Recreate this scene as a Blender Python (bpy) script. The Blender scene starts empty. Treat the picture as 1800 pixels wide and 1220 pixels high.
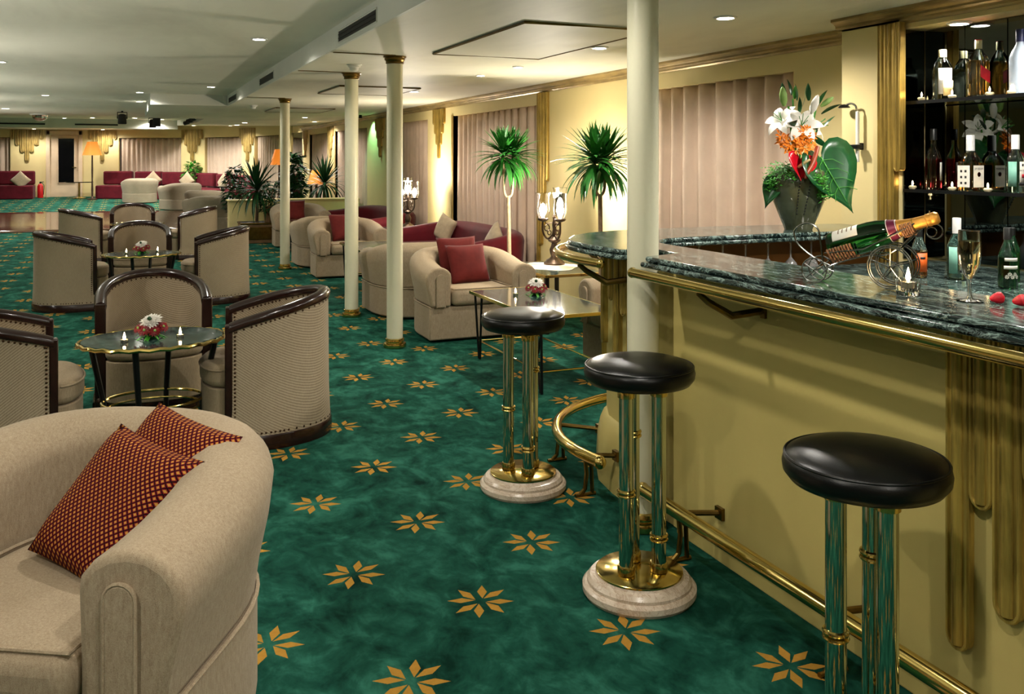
import bpy, bmesh, math, random
from math import sin, cos, pi, radians, sqrt, atan2, hypot
from mathutils import Vector, Matrix, Euler

SC = bpy.context.scene
COL = SC.collection
random.seed(7)

# ------------------------------------------------------------------ camera
cam_d = bpy.data.cameras.new('camera')
cam = bpy.data.objects.new('camera', cam_d); COL.objects.link(cam)
cam_d.sensor_width = 36.0; cam_d.lens = 31.8; cam_d.shift_y = -0.1839
cam_d.clip_start = 0.05; cam_d.clip_end = 100
cam.location = (0, 0, 1.5); cam.rotation_euler = (pi/2, 0, -radians(22.972))
SC.camera = cam

# ------------------------------------------------------------------ world, exposure
w = bpy.data.worlds.new('world'); SC.world = w; w.use_nodes = True
w.node_tree.nodes['Background'].inputs[0].default_value = (0.02, 0.025, 0.04, 1)
w.node_tree.nodes['Background'].inputs[1].default_value = 0.3
vs = SC.view_settings
vs.view_transform = 'Standard'; vs.look = 'None'; vs.gamma = 1.0; vs.use_curve_mapping = False
vs.exposure = 1.38
cy = SC.cycles
cy.max_bounces = 8; cy.diffuse_bounces = 3; cy.glossy_bounces = 4; cy.transmission_bounces = 7; cy.transparent_max_bounces = 6
cy.caustics_reflective = False; cy.caustics_refractive = False; cy.adaptive_threshold = .035
LAMP_WARM = (1.0, 0.90, 0.75); LAMP_COOL = (1.0, 0.95, 0.86)
P_DOWN = 26.0      # watts of one ceiling downlight
P_TABLE = 48.0     # watts of one hurricane table lamp
P_UP_FILL = 32.0        # watts of one uplighter added unseen to brighten the ceiling

# ------------------------------------------------------------------ mesh helpers
class MB:
    def __init__(s): s.v = []; s.f = []
    def add(s, vs_, fs):
        o = len(s.v); s.v += [tuple(p) for p in vs_]; s.f += [tuple(i+o for i in f) for f in fs]; return s
    def box(s, x0, x1, y0, y1, z0, z1):
        return s.add([(x0,y0,z0),(x1,y0,z0),(x1,y1,z0),(x0,y1,z0),(x0,y0,z1),(x1,y0,z1),(x1,y1,z1),(x0,y1,z1)],
                     [(0,3,2,1),(4,5,6,7),(0,1,5,4),(1,2,6,5),(2,3,7,6),(3,0,4,7)])
    def lathe(s, prof, n=24, c=(0,0,0), a0=0.0, a1=2*pi, sx=1, sy=1):
        full = abs(a1-a0-2*pi) < 1e-6
        m = n if full else n+1
        vs_ = []; fs = []
        for r, z in prof:
            for i in range(m):
                a = a0+(a1-a0)*i/n
                vs_.append((c[0]+r*cos(a)*sx, c[1]+r*sin(a)*sy, c[2]+z))
        for j in range(len(prof)-1):
            for i in range(n):
                k = (i+1) % m
                fs.append((j*m+i, j*m+k, (j+1)*m+k, (j+1)*m+i))
        if full:
            if prof[0][0] > 1e-5: fs.append(tuple(reversed(range(m))))
            if prof[-1][0] > 1e-5: fs.append(tuple((len(prof)-1)*m+i for i in range(m)))
        return s.add(vs_, fs)
    def tube(s, pts, r, n=8, closed=False, cap=True):
        pts = [Vector(p) for p in pts]; N = len(pts)
        rr = r if isinstance(r, (list, tuple)) else [r]*N
        T = []
        for i in range(N):
            if closed: t = pts[(i+1) % N]-pts[i-1]
            else: t = pts[min(i+1, N-1)]-pts[max(i-1, 0)]
            T.append(t.normalized() if t.length > 1e-9 else Vector((0,0,1)))
        up = Vector((0,0,1)) if abs(T[0].z) < .9 else Vector((1,0,0))
        u = T[0].cross(up).normalized(); vs_ = []; fs = []
        for i in range(N):
            u = u-T[i]*u.dot(T[i])
            u = u.normalized() if u.length > 1e-6 else T[i].orthogonal().normalized()
            b = T[i].cross(u)
            for k in range(n):
                a = 2*pi*k/n
                vs_.append(pts[i]+(u*cos(a)+b*sin(a))*rr[i])
        for i in range(N if closed else N-1):
            j = (i+1) % N
            for k in range(n):
                l = (k+1) % n
                fs.append((i*n+k, i*n+l, j*n+l, j*n+k))
        if cap and not closed:
            fs.append(tuple(reversed(range(n)))); fs.append(tuple((N-1)*n+k for k in range(n)))
        return s.add(vs_, fs)
    def ring(s, c, R, r, n=32, m=8, axis='z', sx=1, sy=1):
        p = []
        for i in range(n):
            a = 2*pi*i/n; x, y = R*cos(a)*sx, R*sin(a)*sy
            p.append((c[0]+x, c[1]+y, c[2]) if axis == 'z' else (c[0]+x, c[1], c[2]+y) if axis == 'y' else (c[0], c[1]+x, c[2]+y))
        return s.tube(p, r, m, closed=True)
    def prism(s, poly, z0, z1):
        n = len(poly)
        A = sum(poly[i][0]*poly[(i+1) % n][1]-poly[(i+1) % n][0]*poly[i][1] for i in range(n))
        if A < 0: poly = poly[::-1]
        vs_ = [(x, y, z0) for x, y in poly]+[(x, y, z1) for x, y in poly]
        fs = [tuple(reversed(range(n))), tuple(range(n, 2*n))]+[(i, (i+1) % n, n+(i+1) % n, n+i) for i in range(n)]
        return s.add(vs_, fs)
    def sph(s, c, r, n=12, m=8, sz=1.0):
        return s.lathe([(max(r*sin(pi*j/m), 1e-6), -r*sz*cos(pi*j/m)) for j in range(m+1)], n, c)
    def grid(s, fn, nu, nv, closed_u=False):
        vs_ = [fn(i/nu, j/nv) for j in range(nv+1) for i in range(nu+(0 if closed_u else 1))]
        m = nu if closed_u else nu+1; fs = []
        for j in range(nv):
            for i in range(nu):
                k = (i+1) % m
                fs.append((j*m+i, j*m+k, (j+1)*m+k, (j+1)*m+i))
        return s.add(vs_, fs)
    def xf(s, M):
        s.v = [tuple(M @ Vector(p)) for p in s.v]; return s
    def mesh(s, name, mat, smooth=40):
        me = bpy.data.meshes.new(name); me.from_pydata(s.v, [], s.f); me.validate()
        if mat: me.materials.append(mat)
        if smooth:
            me.polygons.foreach_set('use_smooth', [True]*len(me.polygons))
            me.set_sharp_from_angle(angle=radians(smooth))
        me.update(); return me

def obj(name, mb, mat, parent=None, smooth=40, bevel=0, bseg=2, sub=0, solid=0, fix=False):
    me = mb.mesh(name, mat, smooth) if isinstance(mb, MB) else mb
    if fix:
        bm = bmesh.new(); bm.from_mesh(me); bmesh.ops.recalc_face_normals(bm, faces=bm.faces); bm.to_mesh(me); bm.free()
    o = bpy.data.objects.new(name, me); COL.objects.link(o)
    if parent is not None: o.parent = parent
    if solid:
        m = o.modifiers.new('solid', 'SOLIDIFY'); m.thickness = solid; m.offset = 0
    if bevel:
        m = o.modifiers.new('bevel', 'BEVEL'); m.width = bevel; m.segments = bseg; m.limit_method = 'ANGLE'; m.angle_limit = radians(35)
        m.harden_normals = False
    if sub:
        m = o.modifiers.new('sub', 'SUBSURF'); m.levels = sub; m.render_levels = sub
    return o

def tag(o, label, cat, group=None, kind=None):
    o['label'] = label
    if cat: o['category'] = cat
    if group: o['group'] = group
    if kind: o['kind'] = kind
    return o
def thing(name, label, cat, loc=(0,0,0), rz=0, group=None, rot=None):
    o = bpy.data.objects.new(name, None); COL.objects.link(o); o.empty_display_size = .1
    o.location = loc; o.rotation_euler = rot if rot else (0, 0, rz)
    return tag(o, label, cat, group)
def struct(name, mb, mat, label=None, parent=None, **k):
    o = obj(name, mb, mat, parent, **k)
    if parent is None: o['kind'] = 'structure'
    if label: o['label'] = label
    return o
def sroot(name, label, loc=(0,0,0), rz=0):
    o = bpy.data.objects.new(name, None); COL.objects.link(o); o.location = loc; o.rotation_euler = (0,0,rz)
    o['kind'] = 'structure'; o['label'] = label; return o
def copy_tree(o, parent=None):
    c = o.copy(); COL.objects.link(c); c.parent = parent
    for ch in o.children: copy_tree(ch, c)
    return c
def dup(root, loc, rz=None, label=None, group=None):
    r = copy_tree(root); r.location = loc
    if rz is not None: r.rotation_euler = (0, 0, rz)
    if label: r['label'] = label
    if group: r['group'] = group
    return r

def sheer(y):           # the deck rises gently towards the bow
    return 0.26*min(max((y-22)/9.5, 0), 1.25)

# ------------------------------------------------------------------ material helpers
def lin(c):
    return tuple((x/12.92 if x <= .04045 else ((x+.055)/1.055)**2.4) for x in [q/255 for q in c])+(1,)
class NT:
    def __init__(s, name):
        s.m = bpy.data.materials.new(name); s.m.use_nodes = True; s.t = s.m.node_tree; s.n = s.t.nodes
        s.b = s.n['Principled BSDF']
    def new(s, typ, **k):
        n = s.n.new(typ)
        for a, b in k.items(): setattr(n, a, b)
        return n
    def link(s, a, b): s.t.links.new(a, b)
    def val(s, sock, v):
        if hasattr(v, 'is_output') or isinstance(v, bpy.types.NodeSocket): s.link(v, sock)
        else: sock.default_value = v
    def math(s, op, a, b=0.0, c=0.0):
        n = s.new('ShaderNodeMath', operation=op)
        s.val(n.inputs[0], a); s.val(n.inputs[1], b); s.val(n.inputs[2], c); return n.outputs[0]
    def mix(s, fac, a, b, typ='MIX'):
        n = s.new('ShaderNodeMix', data_type='RGBA', blend_type=typ)
        s.val(n.inputs[0], fac); s.val(n.inputs[6], a); s.val(n.inputs[7], b); return n.outputs[2]
    def noise(s, vec, scale, detail=3, rough=.55, dist=0):
        n = s.new('ShaderNodeTexNoise'); s.link(vec, n.inputs['Vector'])
        n.inputs['Scale'].default_value = scale; n.inputs['Detail'].default_value = detail
        n.inputs['Roughness'].default_value = rough; n.inputs['Distortion'].default_value = dist; return n.outputs[0]
    def ramp(s, fac, stops):
        n = s.new('ShaderNodeValToRGB'); s.link(fac, n.inputs[0]); e = n.color_ramp.elements
        while len(e) > 1: e.remove(e[-1])
        e[0].position = stops[0][0]; e[0].color = stops[0][1]
        for p, c in stops[1:]:
            x = e.new(p); x.color = c
        return n.outputs[0]
    def coord(s, kind='Object', scale=(1,1,1), rot=(0,0,0)):
        tc = s.new('ShaderNodeTexCoord'); mp = s.new('ShaderNodeMapping')
        s.link(tc.outputs[kind], mp.inputs[0]); mp.inputs['Scale'].default_value = scale; mp.inputs['Rotation'].default_value = rot
        return mp.outputs[0]
    def world(s, scale=(1,1,1), rot=(0,0,0)):
        g = s.new('ShaderNodeNewGeometry'); mp = s.new('ShaderNodeMapping'); s.link(g.outputs['Position'], mp.inputs[0])
        mp.inputs['Scale'].default_value = scale; mp.inputs['Rotation'].default_value = rot; return mp.outputs[0]
    def bump(s, h, strength=.3, dist=.01):
        n = s.new('ShaderNodeBump'); n.inputs['Strength'].default_value = strength; n.inputs['Distance'].default_value = dist
        s.link(h, n.inputs['Height']); s.link(n.outputs[0], s.b.inputs['Normal'])
    def base(s, col, rough=.5, metal=0.0, spec=None, coat=0, trans=0, sheen=0):
        s.val(s.b.inputs['Base Color'], col); s.val(s.b.inputs['Roughness'], rough); s.val(s.b.inputs['Metallic'], metal)
        if spec is not None: s.b.inputs['Specular IOR Level'].default_value = spec
        if coat: s.b.inputs['Coat Weight'].default_value = coat; s.b.inputs['Coat Roughness'].default_value = .08
        if trans: s.b.inputs['Transmission Weight'].default_value = trans
        if sheen: s.b.inputs['Sheen Weight'].default_value = sheen; s.b.inputs['Sheen Roughness'].default_value = .4
        return s.m

def plain(name, rgb, rough=.5, metal=0, var=.12, vscale=8, spec=None, coat=0, trans=0, sheen=0, bump=0):
    t = NT(name); c = lin(rgb); v = t.coord()
    n = t.noise(v, vscale, 4)
    d = tuple(x*(1-var) for x in c[:3])+(1,); l = tuple(min(1, x*(1+var)) for x in c[:3])+(1,)
    col = t.ramp(n, [(.3, d), (.7, l)])
    if bump: t.bump(t.noise(v, vscale*12, 3), bump, .004)
    return t.base(col, rough, metal, spec, coat, trans, sheen)
def emit(name, rgb, strength):
    t = NT(name); t.b.inputs['Base Color'].default_value = (0,0,0,1)
    t.b.inputs['Emission Color'].default_value = tuple(rgb)+(1,); t.b.inputs['Emission Strength'].default_value = strength
    t.m.cycles.emission_sampling = 'NONE'      # the lamp beside it does the lighting
    return t.m
def glassy(name, rgb, rough=.02, ior=1.45):
    t = NT(name); t.base(tuple(rgb)+(1,), rough, 0, trans=1.0); t.b.inputs['IOR'].default_value = ior; return t.m

M = {}
# ------------------------------------------------------------------ materials
def carpet():
    t = NT('carpet'); g = t.new('ShaderNodeNewGeometry'); sp = t.new('ShaderNodeSeparateXYZ'); t.link(g.outputs['Position'], sp.inputs[0])
    X, Y = sp.outputs[0], sp.outputs[1]
    LX, LY, OX, OY = .702, .7243, 1.099, 3.590
    def cell(v, o, L): return t.math('SUBTRACT', t.math('FLOORED_MODULO', t.math('ADD', v, -o+L/2), L), L/2)
    ax, ay = cell(X, OX, LX), cell(Y, OY, LY)
    bx, by = cell(X, OX+LX/2, LX), cell(Y, OY+LY/2, LY)
    ra = t.math('ADD', t.math('MULTIPLY', ax, ax), t.math('MULTIPLY', ay, ay))
    rb = t.math('ADD', t.math('MULTIPLY', bx, bx), t.math('MULTIPLY', by, by))
    pick = t.math('LESS_THAN', ra, rb)
    def sel(a, b): return t.math('ADD', t.math('MULTIPLY', a, pick), t.math('MULTIPLY', b, t.math('SUBTRACT', 1.0, pick)))
    px, py = sel(ax, bx), sel(ay, by)
    r = t.math('SQRT', t.math('ADD', t.math('MULTIPLY', px, px), t.math('MULTIPLY', py, py)))
    ang = t.math('ARCTAN2', py, px)
    a = t.math('ABSOLUTE', t.math('SUBTRACT', t.math('FLOORED_MODULO', ang, pi/2), pi/4))
    a = t.math('SUBTRACT', a, radians(19.5))
    u = t.math('MULTIPLY', r, t.math('COSINE', a)); v = t.math('MULTIPLY', r, t.math('SINE', a))
    v2 = t.math('ADD', v, t.math('MULTIPLY', t.math('SUBTRACT', u, .064), -.10))
    m = t.math('ADD', t.math('DIVIDE', t.math('ABSOLUTE', t.math('SUBTRACT', u, .066)), .047), t.math('DIVIDE', t.math('ABSOLUTE', v2), .0172))
    pos = g.outputs['Position']
    fuzz = t.noise(pos, 420, 2)
    m = t.math('ADD', m, t.math('MULTIPLY', t.math('SUBTRACT', fuzz, .5), .25))
    mask = t.math('LESS_THAN', m, 1.0)
    wv = t.world((1.4, 1.0, 1))
    n1 = t.noise(wv, 3.2, 6, .62, .9); n2 = t.noise(wv, 11, 5, .6, .5)
    nn = t.math('ADD', t.math('MULTIPLY', n1, .65), t.math('MULTIPLY', n2, .35))
    green = t.ramp(nn, [(.36, (.0022,.030,.019,1)), (.5, (.013,.098,.065,1)), (.64, (.042,.215,.148,1))])
    gold = t.mix(t.noise(pos, 60, 3), (.50,.24,.03,1), (.70,.38,.07,1))
    col = t.mix(mask, green, gold)
    fine = t.noise(pos, 900, 2)
    col = t.mix(t.math('MULTIPLY', fine, .5), col, t.mix(1.0, col, (.35,.35,.35,1), 'MULTIPLY'))
    t.bump(fine, .6, .006)
    return t.base(col, .95, 0, spec=.06)
M['carpet'] = carpet()

def marble(name, base, vein, scale=6, rough=.08):
    t = NT(name); v = t.world((1.0, .30, 1.0), (0,0,.12))
    n0 = t.noise(v, scale, 6, .65, 2.2)
    k = t.math('ABSOLUTE', t.math('SUBTRACT', n0, .5))
    vein1 = t.ramp(k, [(0, (1,1,1,1)), (.018, (.16,.16,.16,1)), (.06, (0,0,0,1))])
    n2 = t.noise(v, scale*3.3, 5, .7, 1.5); k2 = t.math('ABSOLUTE', t.math('SUBTRACT', n2, .5))
    vein2 = t.ramp(k2, [(0, (.42,.42,.42,1)), (.025, (0,0,0,1))])
    c0 = t.ramp(t.noise(v, scale*1.6, 5, .6, .6), [(.35, lin(base[0])), (.65, lin(base[1]))])
    c1 = t.mix(vein1, c0, lin(vein)); c2 = t.mix(vein2, c1, lin(vein))
    return t.base(c2, rough, 0, spec=.42)
M['marble'] = marble('green_marble', ((6,11,13),(20,38,37)), (146,170,162), 9, .12)
M['marble_table'] = marble('green_table_marble', ((12,24,25),(26,48,47)), (92,116,110), 8, .10)
M['marble_pink'] = marble('pale_marble', ((196,178,158),(222,206,188)), (172,146,124), 14, .25)

def ceiling_mat():
    t = NT('ceiling_paint'); v = t.world((1, .35, 1))
    n = t.noise(v, 1.1, 5, .6, .4)
    c = t.ramp(n, [(.3, lin((206,204,186))), (.52, lin((226,224,206))), (.75, lin((232,230,214)))])
    return t.base(c, .55, 0, spec=.35)
M['ceiling'] = ceiling_mat()
M['fascia'] = plain('fascia_paint', (214,216,206), .5, 0, .05, 2)
M['wall'] = plain('cream_wall', (224,204,146), .6, 0, .05, 1.5)
M['barpanel'] = plain('bar_cream_panel', (196,178,108), .42, 0, .06, 2.2, spec=.35)
M['column'] = plain('column_paint', (222,218,190), .35, 0, .03, 3, spec=.45)
M['brass'] = plain('polished_brass', (210,184,110), .14, 1.0, .10, 6)
M['brass_dark'] = plain('aged_brass', (120,96,48), .3, 1.0, .25, 14)
M['chrome'] = plain('pale_brass_tube', (200,204,190), .06, 1.0, .03, 5)
M['steel'] = plain('steel_wire', (190,190,186), .2, 1.0, .08, 12)
M['black_metal'] = plain('black_metal', (20,20,22), .35, .4, .1, 10)
def goldwood(name, a, b, stretch=(30,30,1.6), metal=.35):
    t = NT(name); v = t.world(stretch); n = t.noise(v, 1.4, 5, .7, .3)
    n2 = t.noise(t.world(), 5, 3)
    c = t.ramp(t.math('ADD', t.math('MULTIPLY', n, .7), t.math('MULTIPLY', n2, .3)), [(.3, lin(a)), (.62, lin(b))])
    t.bump(n, .25, .003)
    return t.base(c, .33, metal, spec=.5)
M['giltwood'] = goldwood('gilded_wood', (74,58,18), (196,162,78), metal=.55)
M['gilt_cornice'] = goldwood('gilded_cornice', (86,70,38), (190,162,104), (30,1.2,30))
M['gilt_pale'] = goldwood('pale_gilt_plaster', (112,92,46), (196,168,100), (20,20,2), .2)
def weave(name, a, b, rib=0.0, rough=.85):
    """soft cloth: mottled pile, with a fine diagonal rib when rib > 0 (its spacing in metres)"""
    t = NT(name); v = t.coord(); n3 = t.noise(v, 420, 3, .7); n4 = t.noise(t.coord('Object', (1,1,.25)), 160, 3, .6)
    f = t.math('ADD', t.math('MULTIPLY', n3, .6), t.math('MULTIPLY', n4, .4))
    f = t.math('MULTIPLY_ADD', t.math('SUBTRACT', f, .5), 2.2, .5)
    if rib:
        sp = t.new('ShaderNodeSeparateXYZ'); t.link(v, sp.inputs[0])
        ph = t.math('ADD', t.math('ADD', t.math('MULTIPLY', sp.outputs[0], .6), t.math('MULTIPLY', sp.outputs[1], .6)), t.math('MULTIPLY', sp.outputs[2], .85))
        w_ = t.math('MULTIPLY_ADD', t.math('SINE', t.math('MULTIPLY', ph, 2*pi/rib)), .5, .5)
        f = t.math('ADD', t.math('MULTIPLY', f, .45), t.math('MULTIPLY', w_, .55))
    n = t.noise(v, 5, 4, .6); f.node.use_clamp = True
    c = t.mix(f, lin(a), lin(b))
    c = t.mix(t.math('MULTIPLY', n, .5), c, t.mix(1.0, c, (.62,.57,.50,1), 'MULTIPLY'))
    t.bump(n3, .35, .002)
    return t.base(c, rough, 0, spec=.15, sheen=.08)
M['beige'] = weave('beige_chenille', (136,114,90), (196,180,154))
M['barrel_fabric'] = weave('beige_ribbed_weave', (128,110,88), (198,182,156), .012)
M['barrel_seat'] = weave('beige_seat_weave', (132,114,90), (190,172,144))
M['grey_beige'] = weave('grey_beige_chenille', (134,122,102), (180,168,146))
M['maroon'] = plain('maroon_velvet', (86,15,25), .75, 0, .25, 4, spec=.15, sheen=.12)
M['maroon_far'] = plain('burgundy_weave', (92,22,33), .8, 0, .2, 6, spec=.15, sheen=.1)
M['red_cushion'] = plain('brick_red_velvet', (98,33,31), .75, 0, .2, 12, spec=.12, sheen=.12)
M['beige_cushion'] = plain('ecru_cushion', (170,152,124), .8, 0, .1, 20, sheen=.3)
def check():
    t = NT('burgundy_gold_check'); v = t.coord('Object', (1,1,1), (0,0,.785)); sp = t.new('ShaderNodeSeparateXYZ'); t.link(v, sp.inputs[0])
    P = .0125
    def tri(x): return t.math('ABSOLUTE', t.math('SUBTRACT', t.math('FLOORED_MODULO', t.math('DIVIDE', x, P), 1.0), .5))
    m = t.math('MAXIMUM', tri(sp.outputs[0]), tri(sp.outputs[1]))
    k = t.ramp(m, [(.20, lin((190,138,62))), (.27, lin((124,24,32))), (.38, lin((110,16,28))), (.43, lin((18,8,10)))])
    t.bump(m, .5, .002)
    return t.base(k, .85, 0, spec=.1)
M['check'] = check()
M['wood_dark'] = plain('dark_mahogany', (34,11,9), .2, 0, .35, 18, spec=.5, coat=.2)
M['gilt_bar'] = goldwood('polished_gilt_flutes', (88,70,24), (206,176,88), metal=.5)
M['wire'] = plain('dark_steel_wire', (128,128,124), .22, 1.0, .08, 12)
M['curtain'] = plain('taupe_curtain', (206,182,162), .75, 0, .06, 5, spec=.15)
M['curtain_far'] = plain('far_taupe_curtain', (196,176,156), .75, 0, .06, 5, spec=.15)
M['night'] = plain('night_glass', (8,9,12), .08, 0, .1, 3, spec=.25)
M['leather'] = plain('black_leather', (8,8,9), .30, 0, .2, 30, spec=.38, bump=.08)
M['nail'] = plain('antique_nail', (70,48,30), .35, .8, .2, 20)
def mirror():
    t = NT('smoked_mirror'); return t.base((.11,.12,.115,1), .015, 1.0)
M['mirror'] = mirror()
M['glass'] = glassy('clear_glass', (1,1,1))
t_ = NT('bright_stemware'); t_.base((1,1,1,1), .03, 0, trans=.82, spec=.8); M['stemware'] = t_.m
M['glass_shelf'] = glassy('smoked_shelf_glass', (.35,.42,.40))
M['bulb'] = emit('frosted_bulb', (1.0,.92,.80), 45)
M['lens'] = emit('downlight_lens', (1.0,.95,.85), 40)
M['flame'] = emit('candle_flame', (1.0,.70,.34), 30)
M['shade'] = None
def shade():
    t = NT('amber_lamp_shade'); t.base(lin((214,130,52)), .7, trans=0)
    t.b.inputs['Subsurface Weight'].default_value = 0
    t.b.inputs['Emission Color'].default_value = lin((235,130,40)); t.b.inputs['Emission Strength'].default_value = .3
    return t.m
M['shade'] = shade()
M['white_paint'] = plain('white_paint', (226,224,216), .4, 0, .04, 6)
M['door'] = plain('pale_pink_door', (214,190,160), .45, 0, .08, 3)
M['wax'] = plain('candle_wax', (236,220,180), .5, 0, .05, 8)
M['tin'] = plain('tealight_tin', (190,188,180), .25, 1, .05, 8)
M['leaf_palm'] = plain('palm_leaf_green', (38,106,34), .42, 0, .45, 9, spec=.4)
M['leaf_dark'] = plain('dark_leaf_green', (28,72,34), .45, 0, .4, 9, spec=.4)
M['leaf_big'] = plain('glossy_leaf_green', (20,74,34), .3, 0, .3, 14, spec=.5)
M['fern'] = plain('fern_green', (56,136,30), .6, 0, .3, 14)
M['trunk'] = plain('palm_trunk', (188,164,130), .8, 0, .2, 30, bump=.3)
M['trunk_dark'] = plain('palm_trunk_brown', (120,96,72), .8, 0, .2, 30, bump=.3)
M['terracotta'] = plain('planter_brown', (120,90,56), .7, 0, .25, 7)
M['vase'] = plain('green_glazed_vase', (76,80,58), .22, 0, .35, 9, spec=.5, coat=.3)
M['lily'] = plain('white_lily', (238,232,222), .5, 0, .06, 12)
M['bud'] = plain('green_bud', (140,176,92), .5, 0, .2, 20)
M['orange_fl'] = plain('orange_orchid', (232,132,28), .5, 0, .25, 30)
M['red_fl'] = plain('red_anthurium', (196,16,34), .2, 0, .2, 20, coat=.5)
M['red_daisy'] = plain('red_daisy', (126,8,20), .5, 0, .3, 40)
M['spadix'] = plain('cream_spadix', (236,206,150), .5, 0, .1, 20)
M['black'] = plain('matt_black', (10,10,11), .6, 0, .1, 8)
M['strawberry'] = plain('strawberry_red', (206,22,40), .22, 0, .2, 60, spec=.5, bump=.3)
M['champ_glass'] = glassy('green_bottle_glass', (.03,.22,.05), .03)
M['foil'] = plain('gold_foil', (222,160,72), .35, .75, .2, 40, bump=.3)
M['paper'] = plain('cream_paper_label', (226,222,210), .6, 0, .04, 20)
M['wicker'] = plain('brown_wicker', (140,100,72), .7, 0, .3, 60)
M['burgundy_foil'] = plain('burgundy_foil', (104,28,58), .4, .3, .2, 30)
M['doily'] = plain('pale_doily', (232,222,206), .7, 0, .05, 30)
M['ext_red'] = plain('extinguisher_red', (190,20,24), .35, 0, .1, 8)
M['bronze'] = plain('antique_bronze', (74,58,46), .4, .7, .3, 24)
M['amber_panel'] = plain('amber_back_panel', (150,98,40), .5, 0, .15, 4)
def parquet():
    t = NT('dance_floor_wood'); v = t.world((1, 6, 1)); n = t.noise(v, 3, 4)
    c = t.ramp(n, [(.3, lin((60,40,28))), (.7, lin((104,74,52)))])
    return t.base(c, .12, 0, spec=.6, coat=.3)
M['parquet'] = parquet()
M['plank_gap'] = plain('dark_gap', (20,14,10), .6)
# ------------------------------------------------------------------ the room shell
CEIL = 2.315; UP = 2.48; WX = 4.2
YF = 34.0
def slab(x0, x1, y0, y1, z, flip=False, ny=None, thick=.0):
    mb = MB(); ny = ny or max(1, int((y1-y0)/1.0))
    mb.grid(lambda u, v: (x0+(x1-x0)*u, y0+(y1-y0)*v, z+sheer(y0+(y1-y0)*v)), 2, ny)
    if flip: mb.f = [tuple(reversed(f)) for f in mb.f]
    return mb
struct('floor', slab(-8, 4.6, -4.2, YF, 0, ny=76), M['carpet'], 'dark green carpet woven with gold eight petalled flowers')
mb = MB(); y0, y1 = 20.9, 26.2
mb.grid(lambda u, v: (-8+9.4*u, y0+(y1-y0)*v+.9*(1-u)-.5, .012+sheer(y0+(y1-y0)*v+.9*(1-u)-.5)), 6, 12)
struct('floor_dance', mb, M['parquet'], 'polished brown wooden dance floor set into the carpet', solid=.02)

struct('ceiling', slab(-8, 1.44, -4.2, YF, UP, True), M['ceiling'], 'grey green main ceiling above the barrel chairs')
struct('ceiling_low', slab(1.43, 4.6, -4.2, YF, CEIL, True), M['ceiling'], 'lower cream ceiling over the bar and sofas')
struct('ceiling_drop', slab(.32, 1.43, 14.6, 19.4, CEIL, True), M['ceiling'], 'square dropped section of ceiling beside the fascia')
def fascia(name, p, q, label, z0=CEIL, z1=UP+.05, t=.02):
    mb = MB(); n = 14
    dx, dy = q[0]-p[0], q[1]-p[1]; L = hypot(dx, dy); nx, ny = -dy/L*t, dx/L*t
    vs_ = []; fs = []
    for i in range(n+1):
        x, y = p[0]+dx*i/n, p[1]+dy*i/n; s_ = sheer(y)
        vs_ += [(x, y, z0+s_), (x+nx, y+ny, z0+s_), (x+nx, y+ny, z1+s_), (x, y, z1+s_)]
    for i in range(n):
        a = 4*i; b = a+4
        for k in range(4): fs.append((a+k, b+k, b+(k+1) % 4, a+(k+1) % 4))
    fs += [(0,1,2,3), (4*n+3,4*n+2,4*n+1,4*n)]
    mb.add(vs_, fs)
    return struct(name, mb, M['fascia'], label, smooth=0, fix=True)
fascia('trim_1', (1.43, -4.2), (1.43, 14.6), 'pale fascia step between high and low ceilings')
fascia('trim_2', (.32, 14.6), (1.45, 14.6), 'short pale fascia facing the room across the ceiling step')
fascia('trim_3', (.32, 14.6), (.32, 19.4), 'pale fascia side of the dropped ceiling section')
fascia('trim_4', (.32, 19.4), (1.43, 19.4), 'far side of the dropped ceiling section')
fascia('trim_5', (1.43, 19.4), (1.43, 31), 'distant pale fascia holding the track spotlights')
mb = MB(); mb.box(-8, 1.43, 30.4, 32.6, 2.43, 2.9)
struct('trim_6', mb, M['fascia'], 'pale air duct bulkhead above the far wall', smooth=0)

# right wall with window openings
WIN = [(4.96,6.80), (9.17,12.02), (13.2,14.74), (17.0,19.86), (20.8,22.9)]
ys = [3.9]+[y for a in WIN for y in a]+[24.05]
root = sroot('wall_right', 'cream wall with curtained windows and gilded cornice')
for i in range(0, len(ys), 2):
    struct('wall_pier', MB().box(WX, WX+.16, ys[i], ys[i+1], 0, CEIL+.1), M['wall'], None, root, smooth=0)
for a, b in WIN:
    struct('wall_lintel', MB().box(WX, WX+.16, a, b, 2.1, CEIL+.1), M['wall'], None, root, smooth=0)
struct('wall_outer', MB().box(WX+.30, WX+.34, 3.5, 24.05, 0, CEIL+.1), M['night'], None, root, smooth=0)
struct('wall_left', MB().box(-8.1, -8, -4.2, YF, 0, 3), M['wall'], 'cream side wall', smooth=0)
struct('wall_back', MB().box(-8, 4.6, -4.3, -4.2, 0, 3), M['wall'], 'cream wall behind the viewpoint', smooth=0)
struct('wall_behind_bar', MB().box(4.045, 4.42, -4.2, 3.69, 0, CEIL+.1), M['wall'], 'wall carrying the bar mirror', smooth=0)

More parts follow.
